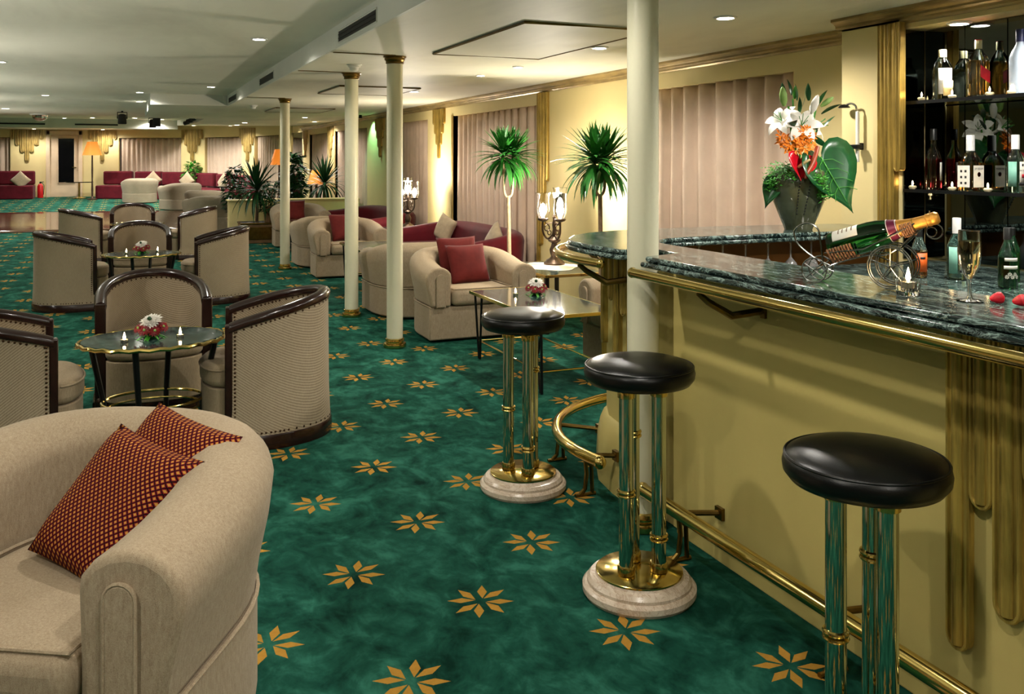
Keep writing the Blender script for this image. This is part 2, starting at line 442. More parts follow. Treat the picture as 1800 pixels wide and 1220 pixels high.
def curtain(name, label, p, q, z0, z1, folds, mat, seed, grp=None, amp=.042):
    rnd = random.Random(seed); dx, dy = q[0]-p[0], q[1]-p[1]; L = hypot(dx, dy); nx, ny = dy/L, -dx/L
    ph = [rnd.uniform(.72, 1.3) for _ in range(folds)]; tot = sum(ph); acc = [0]
    for x in ph: acc.append(acc[-1]+x/tot)
    am = [rnd.uniform(.6, 1.25) for _ in range(folds+1)]
    def fn(u, v):
        k = min(max(i for i in range(folds+1) if acc[i] <= u+1e-9), folds-1)
        t = (u-acc[k])/(acc[k+1]-acc[k]); s_ = cos(2*pi*t)
        s_ = math.copysign(abs(s_)**.75, s_)
        a_ = amp*(am[k]*(1-t)+am[k+1]*t)*(1.0-.25*v)+.012*sin(9*u+4*v+seed)*(1-v)
        w_ = .008*sin(7*v+k*1.7)
        return (p[0]+dx*(u+w_*.3)+nx*a_*s_, p[1]+dy*(u+w_*.3)+ny*a_*s_, z0+(z1-z0)*v)
    mb = MB().grid(fn, folds*10, 14)
    o = obj(name, mb, mat, smooth=80, solid=.006)
    return tag(o, label, 'curtain', grp)
CL = ['tall taupe curtain drawn across the window behind the bar', 'taupe curtain behind the tall palm and the maroon sofa',
      'pale taupe curtain behind the second hurricane lamp', 'taupe curtain behind the spiky plant near the low divider', 'narrow taupe curtain by the leafy plant past the divider']
wrng = ['1','2','3','4','5']
for i, (a, b) in enumerate(WIN):
    curtain('curtain', CL[i], (WX+.058, a+.01), (WX+.058, b-.008), .02, 2.1, int((b-a)*5.2), M['curtain'], 10+i, 'taupe window curtains')
    r = sroot('window_'+wrng[i], 'window opening with gilt edge, ' + ['behind the bar','behind the tall palm','by the second hurricane lamp','near the low divider','beyond the low divider'][i])
    struct('window_frame', MB().box(WX-.012, WX+.16, b, b+.06, 0, 2.12), M['gilt_pale'], None, r, smooth=0)
    struct('window_pane', MB().box(WX+.2, WX+.21, a, b, 0, 2.1), M['night'], None, r, smooth=0)

# far curved wall
FW = [((4.2,24.0),(4.12,25.3),'mirror'), ((4.12,25.3),(3.9,26.04),'solid'), ((3.9,26.04),(3.455,27.86),'win'), ((3.455,27.86),(3.17,28.52),'solid'),
      ((3.17,28.52),(2.21,30.02),'win'), ((2.21,30.02),(1.55,30.80),'solid'), ((1.55,30.80),(-.29,31.90),'win'), ((-.29,31.90),(-1.37,32.28),'solid'),
      ((-1.37,32.28),(-2.42,32.3),'door'), ((-2.42,32.3),(-3.42,32.3),'solid'), ((-3.42,32.3),(-5.6,32.3),'win'), ((-5.6,32.3),(-8,32.3),'solid')]
root = sroot('wall_far', 'curved cream far wall with curtained windows')
def facet(p, q, z0, z1, t=.12, off=0):
    dx, dy = q[0]-p[0], q[1]-p[1]; L = hypot(dx, dy); nx, ny = -dy/L, dx/L   # pointing away from the room is (dy,-dx)
    ox, oy = dy/L, -dx/L
    a = (p[0]+ox*off, p[1]+oy*off); b = (q[0]+ox*off, q[1]+oy*off)
    return MB().prism([a, b, (b[0]+ox*t, b[1]+oy*t), (a[0]+ox*t, a[1]+oy*t)], z0, z1)
FCL = {2:'taupe curtain on the curved wall, nearest the dark mirror', 4:'taupe curtain on the curved wall behind the small leafy tree', 6:'wide taupe curtain behind the long far sofa', 10:'taupe curtain at the end of the far wall by the corner sofa'}
wn = 6
for i, (p, q, k) in enumerate(FW):
    if k == 'solid': struct('wall_facet', facet(p, q, 0, 2.9), M['wall'], None, root, smooth=0)
    elif k == 'mirror':
        struct('wall_facet', facet(p, q, 0, 2.9, .12, .03), M['wall'], None, root, smooth=0)
        struct('wall_mirror', facet(p, q, .3, 2.2, .02, 0.0), M['mirror'], None, root, smooth=0)
    elif k == 'win':
        struct('wall_lintel', facet(p, q, 2.17, 2.9), M['wall'], None, root, smooth=0)
        struct('wall_outer', facet(p, q, 0, 2.2, .03, .25), M['night'], None, root, smooth=0)
        dx, dy = q[0]-p[0], q[1]-p[1]; L = hypot(dx, dy); ox, oy = dy/L*.10, -dx/L*.10
        curtain('curtain', FCL[i], (p[0]+ox, p[1]+oy), (q[0]+ox, q[1]+oy), .2, 2.16, int(L*6), M['curtain_far'], 30+i, 'curtains on the curved far wall')
    elif k == 'door':
        struct('wall_lintel', facet(p, q, 2.38, 2.9), M['wall'], None, root, smooth=0)
d1 = sroot('door_1', 'pale door with a tall dark glass panel in the far wall')
struct('door_frame', MB().box(-2.42,-2.30,32.24,32.4,.2,2.4).box(-1.49,-1.37,32.24,32.4,.2,2.4).box(-2.42,-1.37,32.24,32.4,2.26,2.4), M['door'], None, d1, smooth=0, bevel=.015)
leaf = struct('door_leaf', MB().box(-2.30,-1.49,32.30,32.36,.24,2.26), M['door'], None, d1, smooth=0)
struct('door_glass', MB().box(-2.06,-1.62,32.285,32.31,.74,2.14), M['night'], None, leaf, smooth=0)
struct('door_moulding', MB().tube([(-2.08,32.285,.72),(-1.60,32.285,.72),(-1.60,32.285,2.16),(-2.08,32.285,2.16)], .018, 6, closed=True), M['door'], None, leaf)
struct('door_handle', MB().tube([(-1.56,32.30,1.22),(-1.56,32.24,1.22),(-1.66,32.24,1.22)], .015, 6), M['brass'], None, leaf)

# pier, niche header, cornices
struct('wall_bar_pier', MB().box(3.85, 4.36, 3.70, 4.127, 0, CEIL+.02), M['wall'], 'bright cream pier between the bar window and the mirror shelves', smooth=0)
struct('ceiling_niche', MB().box(3.872, 4.045, -1.0, 3.70, 2.205, 2.32), M['wall'], 'cream underside above the bottle shelves', smooth=0)
struct('wall_bar_end', MB().box(3.85, 4.36, -1.2, -1.0, 0, CEIL+.02), M['wall'], 'cream return at the end of the shelves', smooth=0)
def cornice(name, x, y0, y1, label, z=CEIL, h=.085, d=.07):
    prof = [(0,0),(0,-h),(-.012,-h),(-.02,-h+.012),(-.02,-h+.024),(-.034,-h+.034),(-.034,-h+.046),(-.05,-h+.06),(-d,-h+.068),(-d,0)]
    mb = MB(); n = len(prof)
    vs_ = [(x+a, y0, z+b) for a, b in prof]+[(x+a, y1, z+b) for a, b in prof]
    mb.add(vs_, [(i, (i+1) % n, n+(i+1) % n, n+i) for i in range(n)]+[tuple(range(n)), tuple(reversed(range(n, 2*n)))])
    return struct(name, mb, M['gilt_cornice'], label, smooth=20, fix=True)
cornice('trim_7', WX, 4.127, 24.0, 'streaked gilt cornice above the windows')
cornice('trim_8', 3.87, -1.2, 4.165, 'streaked gilt cornice above the bottle shelves')

# columns
def column(x, y, label):
    c = sroot('column', label, (x, y, 0))
    struct('shaft', MB().lathe([(.064,.05),(.064,CEIL-.04)], 32), M['column'], None, c)
    struct('base_ring', MB().lathe([(.066,.075),(.074,.07),(.076,.055),(.07,.05),(.07,.042),(.088,.036),(.092,.02),(.09,.004),(.066,0)], 32), M['brass'], None, c)
    struct('capital', MB().lathe([(.066,CEIL-.062),(.074,CEIL-.056),(.07,CEIL-.046),(.074,CEIL-.036),(.082,CEIL-.03),(.082,CEIL-.014),(.092,CEIL-.01),(.092,CEIL-.001)], 32), M['brass_dark'], None, c)
column(1.953, 7.00, 'cream column with brass base standing left of the tub chair with two cushions')
column(1.953, 8.52, 'cream column with brass base behind the nearer lounge column')
column(1.953, 12.50, 'thin distant cream column beside the planter box')
column(1.932, 3.19, 'large cream column rising through the notch in the bar counter')

# ceiling access panels, seams
def cpanel(x0, x1, y0, y1, label):
    o = struct('trim_panel', MB().box(x0, x1, y0, y1, CEIL-.012, CEIL+.01), M['ceiling'], label, smooth=0)
    struct('panel_edge', MB().tube([(x0,y0,CEIL-.010),(x1,y0,CEIL-.010),(x1,y1,CEIL-.010),(x0,y1,CEIL-.010)], .009, 4, closed=True), M['brass_dark'], None, o)
cpanel(2.15, 3.04, 4.88, 6.62, 'square ceiling access panel above the rectangular table')
cpanel(2.15, 3.08, 9.95, 11.2, 'square ceiling access panel above the second lounge table')
cpanel(2.15, 3.08, 14.6, 15.9, 'far ceiling access panel near the divider')
for y in (6.9, 8.45, 12.35):
    struct('trim_seam', MB().box(1.44, 1.93, y-.012, y+.012, CEIL-.006, CEIL+.01), M['brass_dark'], 'thin ceiling seam running from a column to the fascia', smooth=0)

# ------------------------------------------------------------------ fluted strips: gilt ornaments on walls, pier and bar
def strip(parent, name, P, u0, u1, z0, z1, t, mat, ribs=2, rounded=True, edge=True):
    """one fluted board; P(u, z, n) maps along-wall, height, outward to a point"""
    mb = MB(); w_ = u1-u0; c = (u0+u1)/2; r = w_/2
    outl = [(u0, z1)]
    if rounded:
        for k in range(9):
            a = pi+pi*k/8; outl.append((c+r*cos(a), z0+r+r*sin(a)))
    else: outl += [(u0, z0), (u1, z0)]
    outl.append((u1, z1)); n = len(outl)
    mb.add([P(a, b, 0) for a, b in outl]+[P(a, b, t) for a, b in outl],
           [tuple(range(n)), tuple(reversed(range(n, 2*n)))]+[(i, n+i, n+(i+1) % n, (i+1) % n) for i in range(n)])
    if edge: mb.tube([P(a+(c-a)*.12, b+(.0 if b == z1 else (.05*w_)), t) for a, b in outl], w_*.085, 6)
    for k in range(ribs):
        uu = u0+w_*(k+1)/(ribs+1)
        rr = w_*.30/(ribs+.6)
        mb.tube([P(uu, z1, t*.8), P(uu, z0+(r*.45 if rounded else 0), t*.8)], rr*1.35, 8)
    return obj(name, mb, mat, parent, smooth=50, fix=True)
def wallP(x, y, ang):       # ang: direction of u in plan; outward normal is u turned clockwise... chosen so n faces the room
    ux, uy = cos(ang), sin(ang); nx, ny = -uy, ux
    return lambda u, z, n: (ux*u+nx*n, uy*u+ny*n, z)
def ornament(x, y, ang, z1, lens, wd, label, t=.02, mat='gilt_pale', name='wall_ornament', grp='gilt fluted wall ornaments'):
    o = thing(name, label, 'ornament', (x, y, 0), 0, grp); P = wallP(x, y, ang); n = len(lens); u = -n*wd/2
    for i, L in enumerate(lens):
        strip(o, 'flute', P, u, u+wd*.96, z1-L, z1, t*(1+.4*(1-abs(i-(n-1)/2)/n)), M[mat], 1)
        u += wd
    return o
# right wall, u runs along -y so that the normal points to -x
DN = pi/2
ornament(WX, 12.62, DN, 2.225, [.22,.36,.52,.72,.52,.36,.22], .075, 'stepped gilt ornament on the wall strip behind the second hurricane lamp', mat='giltwood')
ornament(WX, 16.0, DN, 2.225, [.22,.36,.52,.70,.52,.36,.22], .085, 'stepped gilt ornament lit green beside the far column', mat='giltwood')
ornament(WX, 20.35, DN, 2.225, [.22,.36,.52,.70,.52,.36,.22], .085, 'stepped gilt ornament between the two windows past the divider')
ornament(WX, 23.5, DN, 2.225, [.22,.36,.52,.70,.52,.36,.22], .085, 'stepped gilt ornament beside the dark far mirror')
o = thing('wall_pilaster', 'tall fluted gilt pilaster at the window edge beside the big palms', 'pilaster', (WX, 9.0, 0), 0)
P = wallP(0, 0, DN)
strip(o, 'flute', P, -.13, -.06, 1.25, 2.225, .025, M['giltwood'], 1); strip(o, 'flute', P, -.055, .015, .75, 2.225, .03, M['giltwood'], 1)
strip(o, 'flute', P, .02, .09, .55, 2.225, .03, M['giltwood'], 1); strip(o, 'flute', P, .095, .15, .05, 2.225, .02, M['giltwood'], 1)
for (x, y, a, lab) in ((-2.95, 32.28, pi, 'stepped gilt ornament left of the far door'), (-.78, 32.06, pi-.36, 'stepped gilt ornament above the floor lamp on the far wall'),
                       (1.86, 30.4, pi-.87, 'stepped gilt ornament between the two widest far curtains'), (3.30, 28.18, pi-1.16, 'stepped gilt ornament between curved wall curtains above the leafy tree')):
    ornament(x, y, a, 2.42, [.3,.5,.72,1.0,.72,.5,.3], .13, lab)
# pier pilaster
o = thing('bar_pilaster', 'fluted gilt pilaster between the cream pier and bottle shelves', 'pilaster', (3.85, 3.7, 0), 0)
strip(o, 'flute', P, .065, .122, .02, 2.235, .03, M['giltwood'], 1); strip(o, 'flute', P, .002, .064, .02, 2.235, .035, M['giltwood'], 1)
strip(o, 'flute', P, -.045, .0, 1.43, 2.235, .04, M['giltwood'], 1)
# ------------------------------------------------------------------ the bar
bar = thing('bar_counter', 'cream curved bar with green marble top, gilt flutes and brass rails', 'bar')
outer = [(1.85,.3),(1.85,3.04),(2.035,3.10),(2.035,3.275),(1.89,3.30),(1.875,3.45),(1.872,3.6),(1.885,3.74),(1.935,3.88),(2.03,4.02),(2.17,4.13),(2.34,4.20),(2.6,4.24),(3.0,4.235),(3.4,4.20),(3.84,4.13)]
inner = [(3.84,3.70),(2.48,3.70),(2.37,3.675),(2.29,3.62),(2.23,3.54),(2.21,3.42),(2.21,.3)]
def offset(poly, d):
    n = len(poly); A = sum(poly[i][0]*poly[(i+1) % n][1]-poly[(i+1) % n][0]*poly[i][1] for i in range(n)); sg = 1 if A > 0 else -1
    out = []
    for i in range(n):
        p0, p1, p2 = Vector(poly[i-1]), Vector(poly[i]), Vector(poly[(i+1) % n])
        a = (p1-p0).normalized(); b = (p2-p1).normalized()
        na = Vector((a.y, -a.x))*sg; nb = Vector((b.y, -b.x))*sg; m = (na+nb)
        m = m.normalized() if m.length > 1e-6 else na
        k = d/max(m.dot(na), .4); out.append((p1.x+m.x*k, p1.y+m.y*k))
    return out
ctr = outer+inner
obj('marble_top', MB().prism(ctr, 1.099, 1.12), M['marble'], bar, smooth=35, bevel=.009, bseg=3)
obj('marble_edge', MB().prism(offset(ctr, .016), 1.077, 1.098), M['marble'], bar, smooth=35, bevel=.009, bseg=3)
# front panels
obj('front_panel', MB().box(2.034, 2.09, .3, 3.12, .012, 1.077), M['barpanel'], bar, smooth=0)
nose = [(2.06,3.06),(2.045,3.3),(2.045,3.55),(2.07,3.72),(2.14,3.87),(2.26,3.98),(2.44,4.05),(2.7,4.08),(3.84,4.02)]
nin = [(3.84,3.95),(2.72,4.0),(2.47,3.97),(2.31,3.91),(2.2,3.82),(2.135,3.69),(2.11,3.55),(2.11,3.3),(2.12,3.06)]
obj('nose_panel', MB().prism(nose+nin, .0, 1.077), M['barpanel'], bar, smooth=50)
# flared plinth of the nose
nose_p = nose[1:]; mb = MB(); n = len(nose_p); prof = [(0,.30),(.012,.29),(.03,.25),(.045,.18),(.05,.08),(.05,0.0)]
def offl(poly, d):
    out = []
    for i in range(len(poly)):
        a = Vector(poly[max(i-1, 0)]); b = Vector(poly[min(i+1, len(poly)-1)]); t = (b-a).normalized(); out.append((poly[i][0]-t.y*d, poly[i][1]+t.x*d))
    return out
vs_ = []
for d, z in prof: vs_ += [(x, y, z) for x, y in offl(nose_p, d)]
fs = [(j*n+i, j*n+i+1, (j+1)*n+i+1, (j+1)*n+i) for j in range(len(prof)-1) for i in range(n-1)]
mb.add(vs_, fs); obj('nose_plinth', mb, M['barpanel'], bar, smooth=50)
obj('panel_skirting', MB().box(2.022, 2.036, .3, 3.08, 0.0, .06), M['barpanel'], bar, smooth=0, bevel=.004)
obj('inner_panel', MB().box(2.5, 3.84, 3.905, 3.925, .0, 1.07), M['amber_panel'], bar, smooth=0)
obj('inner_lining', MB().box(2.092, 2.11, .3, 3.3, .0, 1.07), M['amber_panel'], bar, smooth=0)
# gilt fluted strips on the front: u along -y -> normal -x
P = lambda u, z, n: (2.034-n, u, z)
for (u0, u1, zb) in ((1.704,1.772,.205), (1.634,1.700,.60), (1.552,1.630,.345), (1.482,1.548,.70), (1.404,1.478,.345), (1.334,1.400,.60), (1.262,1.330,.205)):
    strip(bar, 'fluted_strip', P, u0, u1, zb, 1.076, .022, M['gilt_bar'], 1)
# strips following the nose
def noseP(i0):
    a, b = Vector(nose[i0]), Vector(nose[i0+1]); t = (b-a).normalized(); nn = Vector((-t.y, t.x))
    return lambda u, z, n: (a.x+t.x*u+nn.x*n, a.y+t.y*u+nn.y*n, z)
P1, P2, P3, P4, P5 = noseP(1), noseP(2), noseP(3), noseP(4), noseP(5)
for (Pk, u0, u1, zb) in ((P1,.00,.055,.30), (P1,.06,.115,.62), (P1,.12,.175,.42), (P1,.18,.235,.80), (P2,.0,.06,.55), (P2,.065,.125,.85), (P3,.0,.06,.9), (P3,.065,.13,.62)):
    strip(bar, 'fluted_strip', Pk, u0, u1, zb, 1.076, .022, M['gilt_bar'], 1)
for (Pk, u0, u1, zb) in ((P4,.0,.06,.45), (P4,.065,.13,.6), (P5,.0,.07,.75)):
    strip(bar, 'fluted_strip', Pk, u0, u1, zb, 1.076, .022, M['gilt_bar'], 1)
# hand rails
def arcpts(pts, n=6):
    pts = [Vector(p) for p in pts]; out = []
    for i in range(len(pts)-1):
        p0 = pts[max(i-1, 0)]; p1 = pts[i]; p2 = pts[i+1]; p3 = pts[min(i+2, len(pts)-1)]
        for k in range(n):
            t = k/n
            out.append(.5*((2*p1)+(-p0+p2)*t+(2*p0-5*p1+4*p2-p3)*t*t+(-p0+3*p1-3*p2+p3)*t**3))
    out.append(pts[-1]); return out
def rail(name, pts, r, brackets, z, kind):
    pp = arcpts([(x, y, z) for x, y in pts]) if len(pts) > 2 else [Vector((x, y, z)) for x, y in pts]
    ra = obj(name, MB().tube(pp, r, 16), M['brass'], bar, smooth=50)
    for e, sgn in ((pp[0], -1), (pp[-1], 1)):
        obj('end_knob', MB().sph(e, r*1.12, 16, 10), M['brass'], ra)
    for (bx, by, wx, wy) in brackets:
        if kind == 'hand':
            mb = MB().tube([(bx, by, z-r), (bx+(wx-bx)*.15, by+(wy-by)*.1, z-.05), (bx+(wx-bx)*.5, by+(wy-by)*.5, z-.10), (wx+(bx-wx)*.1, wy, z-.085), (wx, wy, z-.06)], [.010,.012,.014,.014,.012], 8)
            mb.box(wx-.012, wx+.004, wy-.012, wy+.012, z-.11, z-.03)
        else:
            mb = MB().tube([(bx, by, z), (wx, wy, z)], .011, 8).box(wx-.014, wx+.004, wy-.022, wy+.022, z-.022, z+.022)
            mb.tube([(bx, by, z-r), (bx+.006, by, z-.08), (bx-.002, by, .03), (bx-.03, by, .005)], .010, 8)
            mb.tube([(bx, by, z-r), (bx+.03, by, z-.05), (bx+.035, by, .0)], .009, 8)
            mb.tube([(bx-.05, by, .006), (bx+.05, by, .006)], .009, 8)
        obj('bracket', mb, M['brass_dark'], ra)
rail('hand_rail', [(1.808,3.06),(1.808,.3)], .019, [(1.808,2.62,2.036,2.55),(1.808,1.2,2.036,1.15)], 1.056, 'hand')
rail('hand_rail', [(1.838,3.38),(1.822,3.6),(1.85,3.8),(1.93,3.98),(2.08,4.14),(2.3,4.24),(2.6,4.29)], .019, [(1.823,3.55,2.045,3.45),(2.2,4.2,2.3,4.02)], 1.056, 'hand')
rail('foot_rail', [(1.888,3.12),(1.888,.3)], .026, [(1.888,2.86,2.034,2.80),(1.888,2.06,2.034,2.03),(1.888,1.2,2.034,1.2)], .18, 'foot')
rail('foot_rail', [(1.885,3.47),(1.862,3.7),(1.90,3.92),(2.02,4.14),(2.2,4.30),(2.45,4.40),(2.8,4.43)], .026, [(1.872,3.58,2.0,3.52),(1.96,4.05,2.12,3.9)], .18, 'foot')

# back-bar: mirror panels, shelves
bb = thing('bar_mirror', 'smoked mirror panels behind the bottle shelves', 'mirror', (4.03, 2, 0))
ymir = [3.688,3.43,3.18,2.93,2.68,2.43,2.0,1.5,1.0]
for i in range(len(ymir)-1):
    obj('mirror_panel', MB().box(-.004, .012, ymir[i+1]-2+.003, ymir[i]-2-.003, .96, 2.20), M['mirror'], bb, smooth=0)
obj('mirror_panel', MB().box(-.155, -.006, 1.690, 1.698, .96, 2.20), M['mirror'], bb, smooth=0)
for i, z in enumerate((1.808, 1.335)):
    s_ = thing('bottle_shelf', ['upper dark glass shelf holding spirit bottles', 'lower dark glass shelf with red bottle and candles'][i], 'shelf', (4.02, 2, z), 0, 'bar shelves')
    obj('shelf_board', MB().box(-.148, .004, -1.0, 1.688, -.012, 0), M['black'] if False else M['glass_shelf'], s_, smooth=0)
    obj('shelf_edge', MB().box(-.154, -.149, -1.0, 1.688, -.016, .002), M['black_metal'], s_, smooth=0)
tag(obj('back_bar_cabinet', MB().box(3.16, 4.03, -1.0, 3.66, 0, .92).box(3.12, 4.03, -1.0, 3.66, .922, .95), M['marble'], smooth=0, bevel=.006), 'low dark marble work counter below the bottle shelves', 'counter')
# ------------------------------------------------------------------ upholstered shells
def upath(W, D, n=22, ex=2.6, ys=None, straight=.35):
    """U in plan, front at -y: points, from the +x front round the back to the -x front"""
    a = W/2; yb = D/2; ymid = -D/2+D*straight; b = yb-ymid
    pts = [(a, -D/2), (a, -D/2+(ymid+D/2)*.33), (a, -D/2+(ymid+D/2)*.66)]
    for i in range(n+1):
        t = pi*i/n; c, s_ = cos(t), sin(t)
        pts.append((a*math.copysign(abs(c)**(2/ex), c), ymid+b*abs(s_)**(2/ex)))
    pts += [(-x, y) for x, y in reversed(pts[:3])]
    return pts
def normals(pts):
    out = []
    for i in range(len(pts)):
        a = Vector(pts[max(i-1, 0)]); b = Vector(pts[min(i+1, len(pts)-1)]); t = (b-a).normalized(); out.append((t.y, -t.x))
    return out
def sweep(pts, sec, cap=True):
    """sec(i) -> list of (n, z); normals point outward of the U"""
    nn = normals(pts); mb = MB(); vs_ = []; fs = []; m = None
    for i, (p, q) in enumerate(zip(pts, nn)):
        s_ = sec(i); m = len(s_)
        vs_ += [(p[0]+q[0]*a, p[1]+q[1]*a, z) for a, z in s_]
    for i in range(len(pts)-1):
        for k in range(m):
            l = (k+1) % m
            fs.append((i*m+k, i*m+l, (i+1)*m+l, (i+1)*m+k))
    if cap: fs += [tuple(range(m)), tuple(reversed(range((len(pts)-1)*m, len(pts)*m)))]
    return mb.add(vs_, fs)
def smooth01(t): t = min(max(t, 0), 1); return t*t*(3-2*t)

def tub_chair(name, label, W=.92, D=.86, hb=.715, ha=.615, t=.19, bh=.29, mat='beige', grp=None, cat='armchair', detail=True):
    o = thing(name, label, cat, (0,0,0), 0, grp)
    path = upath(W-t, D-t/2, 24, 2.5, straight=.40)
    path = [(x, y-t/4) for x, y in path]
    N = len(path)
    def top(i):
        y = path[i][1]; return ha+(hb-ha)*smooth01((y+D*.40)/(D*.78))
    def sec(i):
        h = top(i); r = t/2; fl = .026; out = [(r*.84, bh), (r*.98, bh+(h-bh)*.25), (r*1.08+fl*.6, bh+(h-bh)*.55), (r*1.08+fl, h-r*.95)]
        for k in range(1, 8):
            a = pi*k/8; out.append((r*cos(a)*1.08+fl*(1-k/8), h-r*.95+r*.95*sin(a)))
        out += [(-r, h-r*.9), (-r*.95, bh+.1), (-r*.95, bh)]
        return out
    sh = sweep(path, sec)
    obj('shell', sh, M[mat], o, smooth=60, fix=True, bevel=.02 if detail else 0, bseg=3)
    # skirt under the shell
    base = [(x+q[0]*t*.45, y+q[1]*t*.45) for (x, y), q in zip(path, normals(path))]
    yb0 = -D/2+.02
    base = [(W/2-.005, yb0)]+base[1:-1]+[(-W/2+.005, yb0)]
    obj('base', MB().prism(base, .02, bh), M[mat], o, smooth=40, bevel=.012)
    if detail:
        pip = [(x+q[0]*t*.455, y+q[1]*t*.455, bh+.002) for (x, y), q in zip(path, normals(path))]
        obj('piping', MB().tube(pip, .006, 6), M[mat], o)
    # seat cushion
    r = t/2; inn = [(x-q[0]*r*.98, y-q[1]*r*.98) for (x, y), q in zip(path, normals(path))]
    sp = [(inn[0][0], -D/2-.02)]+inn[1:-1]+[(inn[-1][0], -D/2-.02)]
    obj('seat_cushion', MB().prism([(x*.985, y-.004) for x, y in sp], bh+.005, .43), M[mat], o, smooth=40, bevel=.045, bseg=4)
    if detail:
        ed = [(x*.985, y-.002, .418) for x, y in sp]
        k = [(x*.96, y+.018 if y < 0 else y-.012, .430) for x, y, z in ed]
        obj('seat_piping', MB().tube(k, .005, 6, closed=True), M[mat], o)
    # front panels of the arms
    for s_ in (1, -1):
        w_ = .034 if W < .84 else .036; x = s_*(W-t)/2; h = ha-r*.62; y = path[0][1]
        ol = [(x-w_, bh-.0)]+[(x-w_*cos(pi*k/8), h-w_+w_*sin(pi*k/8)) for k in range(9)]+[(x+w_, bh)]
        n = len(ol); mb = MB(); yy0, yy1 = y-.014, y+.03
        mb.add([(a, yy0, b) for a, b in ol]+[(a, yy1, b) for a, b in ol],
               [tuple(range(n)), tuple(reversed(range(n, 2*n)))]+[(i, n+i, n+(i+1) % n, (i+1) % n) for i in range(n)])
        ap = obj('arm_panel', mb, M[mat], o, smooth=40, fix=True, bevel=.006)
        if detail: obj('panel_piping', MB().tube([(a, yy0+.004, b) for a, b in ol], .005, 6), M[mat], ap)
    return o

def pillow(name, label, w, h, t, mat, loc, rot, cat='cushion', grp=None, parent=None):
    mb = MB()
    def fn(sg):
        def f(u, v):
            x, y = u*2-1, v*2-1
            e = max(0, (1-x**4))*max(0, (1-y**4))
            k = 1-.07*(1-abs(x))*abs(y)**3-.0
            kx = 1-.06*(1-y*y); ky = 1-.06*(1-x*x)
            return (x*w/2*kx, y*h/2*ky, sg*t/2*e**.55)
        return f
    n = 14
    mb.grid(fn(1), n, n); a = MB().grid(fn(-1), n, n); a.f = [tuple(reversed(q)) for q in a.f]; mb.add(a.v, a.f)
    me = mb.mesh(name, mat, 80)
    bm = bmesh.new(); bm.from_mesh(me); bmesh.ops.remove_doubles(bm, verts=bm.verts, dist=1e-5); bm.to_mesh(me); bm.free()
    o = obj(name, me, None, parent); o.location = loc; o.rotation_euler = rot
    if label: tag(o, label, cat, grp)
    return o

# big foreground tub chair and its two cushions
big = tub_chair('tub_armchair', 'large beige tub armchair filling the lower left corner', W=.94, D=.88, hb=.735, ha=.655, t=.21, bh=.30)
big.location = (-.11, 2.68, 0); big.rotation_euler = (0, 0, radians(-30))
e2 = Vector((.543,-.82,-.107)).normalized(); e1 = Vector((.495,.448,.746)); e1 = (e1-e2*e1.dot(e2)).normalized(); nz = e2.cross(e1)
def lean(label, c, w_, t_):
    q = pillow('cushion', label, w_, w_, t_, M['check'], (0,0,0), (0,0,0), grp='checked cushions')
    m = Matrix((e2, e1, nz)).transposed().to_4x4(); m.translation = c; q.matrix_world = m
lean('burgundy and gold checked cushion leaning in front of its twin', Vector((-.03,2.63,.575)), .38, .12)
lean('burgundy and gold checked cushion tucked behind its twin', Vector((.075,2.715,.605)), .38, .11)

# lounge tub chairs on the right
tubA = tub_chair('tub_armchair', 'beige tub armchair with two brick red cushions behind the rectangular table', grp='beige tub armchairs of the lounge')
tubA.location = (2.70, 7.42, 0)
def tub(x, y, rz, label): return dup(tubA, (x, y, 0), rz, label, 'beige tub armchairs of the lounge')
tub(2.60, 8.50, pi, 'beige tub armchair with its back to the one with two red cushions')
tub(2.60, 11.72, 0, 'beige tub armchair with one red cushion behind the second lounge column')
tub(2.60, 12.75, pi, 'beige tub armchair turned away, half hidden behind the third lounge column')
tub(2.72, 15.95, 0, 'farthest beige tub armchair, against the planter and low divider')
tub(3.53, 5.56, -pi/2, 'beige tub armchair half hidden behind the curved bar end')
pillow('cushion', 'brick red cushion in front of another on the tub armchair', .38, .36, .12, M['red_cushion'], (2.72,7.40,.585), (radians(66),0,radians(8)), grp='brick red cushions')
pillow('cushion', 'brick red cushion half hidden behind another on the tub armchair', .38, .36, .11, M['red_cushion'], (2.68,7.55,.635), (radians(72),0,radians(4)), grp='brick red cushions')
pillow('cushion', 'brick red cushion on the tub armchair behind the second column', .38, .38, .12, M['red_cushion'], (2.60,11.78,.60), (radians(66),0,radians(12)), grp='brick red cushions')
pillow('cushion', 'brick red cushion on the farthest lounge tub armchair', .38, .38, .12, M['red_cushion'], (2.66,16.02,.60), (radians(66),0,radians(-6)), grp='brick red cushions')
# far tub chairs
farT = tub_chair('tub_armchair', 'pale grey beige tub armchair in front of the long far sofa', W=.95, D=.9, hb=.74, ha=.66, mat='grey_beige', detail=False, grp='far grey beige tub armchairs')
farT.location = (.33, 29.1, sheer(29.1)-.01); farT.rotation_euler = (0,0,pi+.1)
for (x, y, rz, lab) in ((1.35, 26.2, pi+.35, 'grey beige tub armchair beside the dark round far table'),
                        (1.72, 22.9, pi-.5, 'dark grey tub armchair next to the low divider, the farther one'), (1.62, 20.0, pi+.2, 'dark grey tub armchair partly hidden by the low divider end')):
    dup(farT, (x, y, sheer(y)-.01), rz, lab, 'far grey beige tub armchairs')

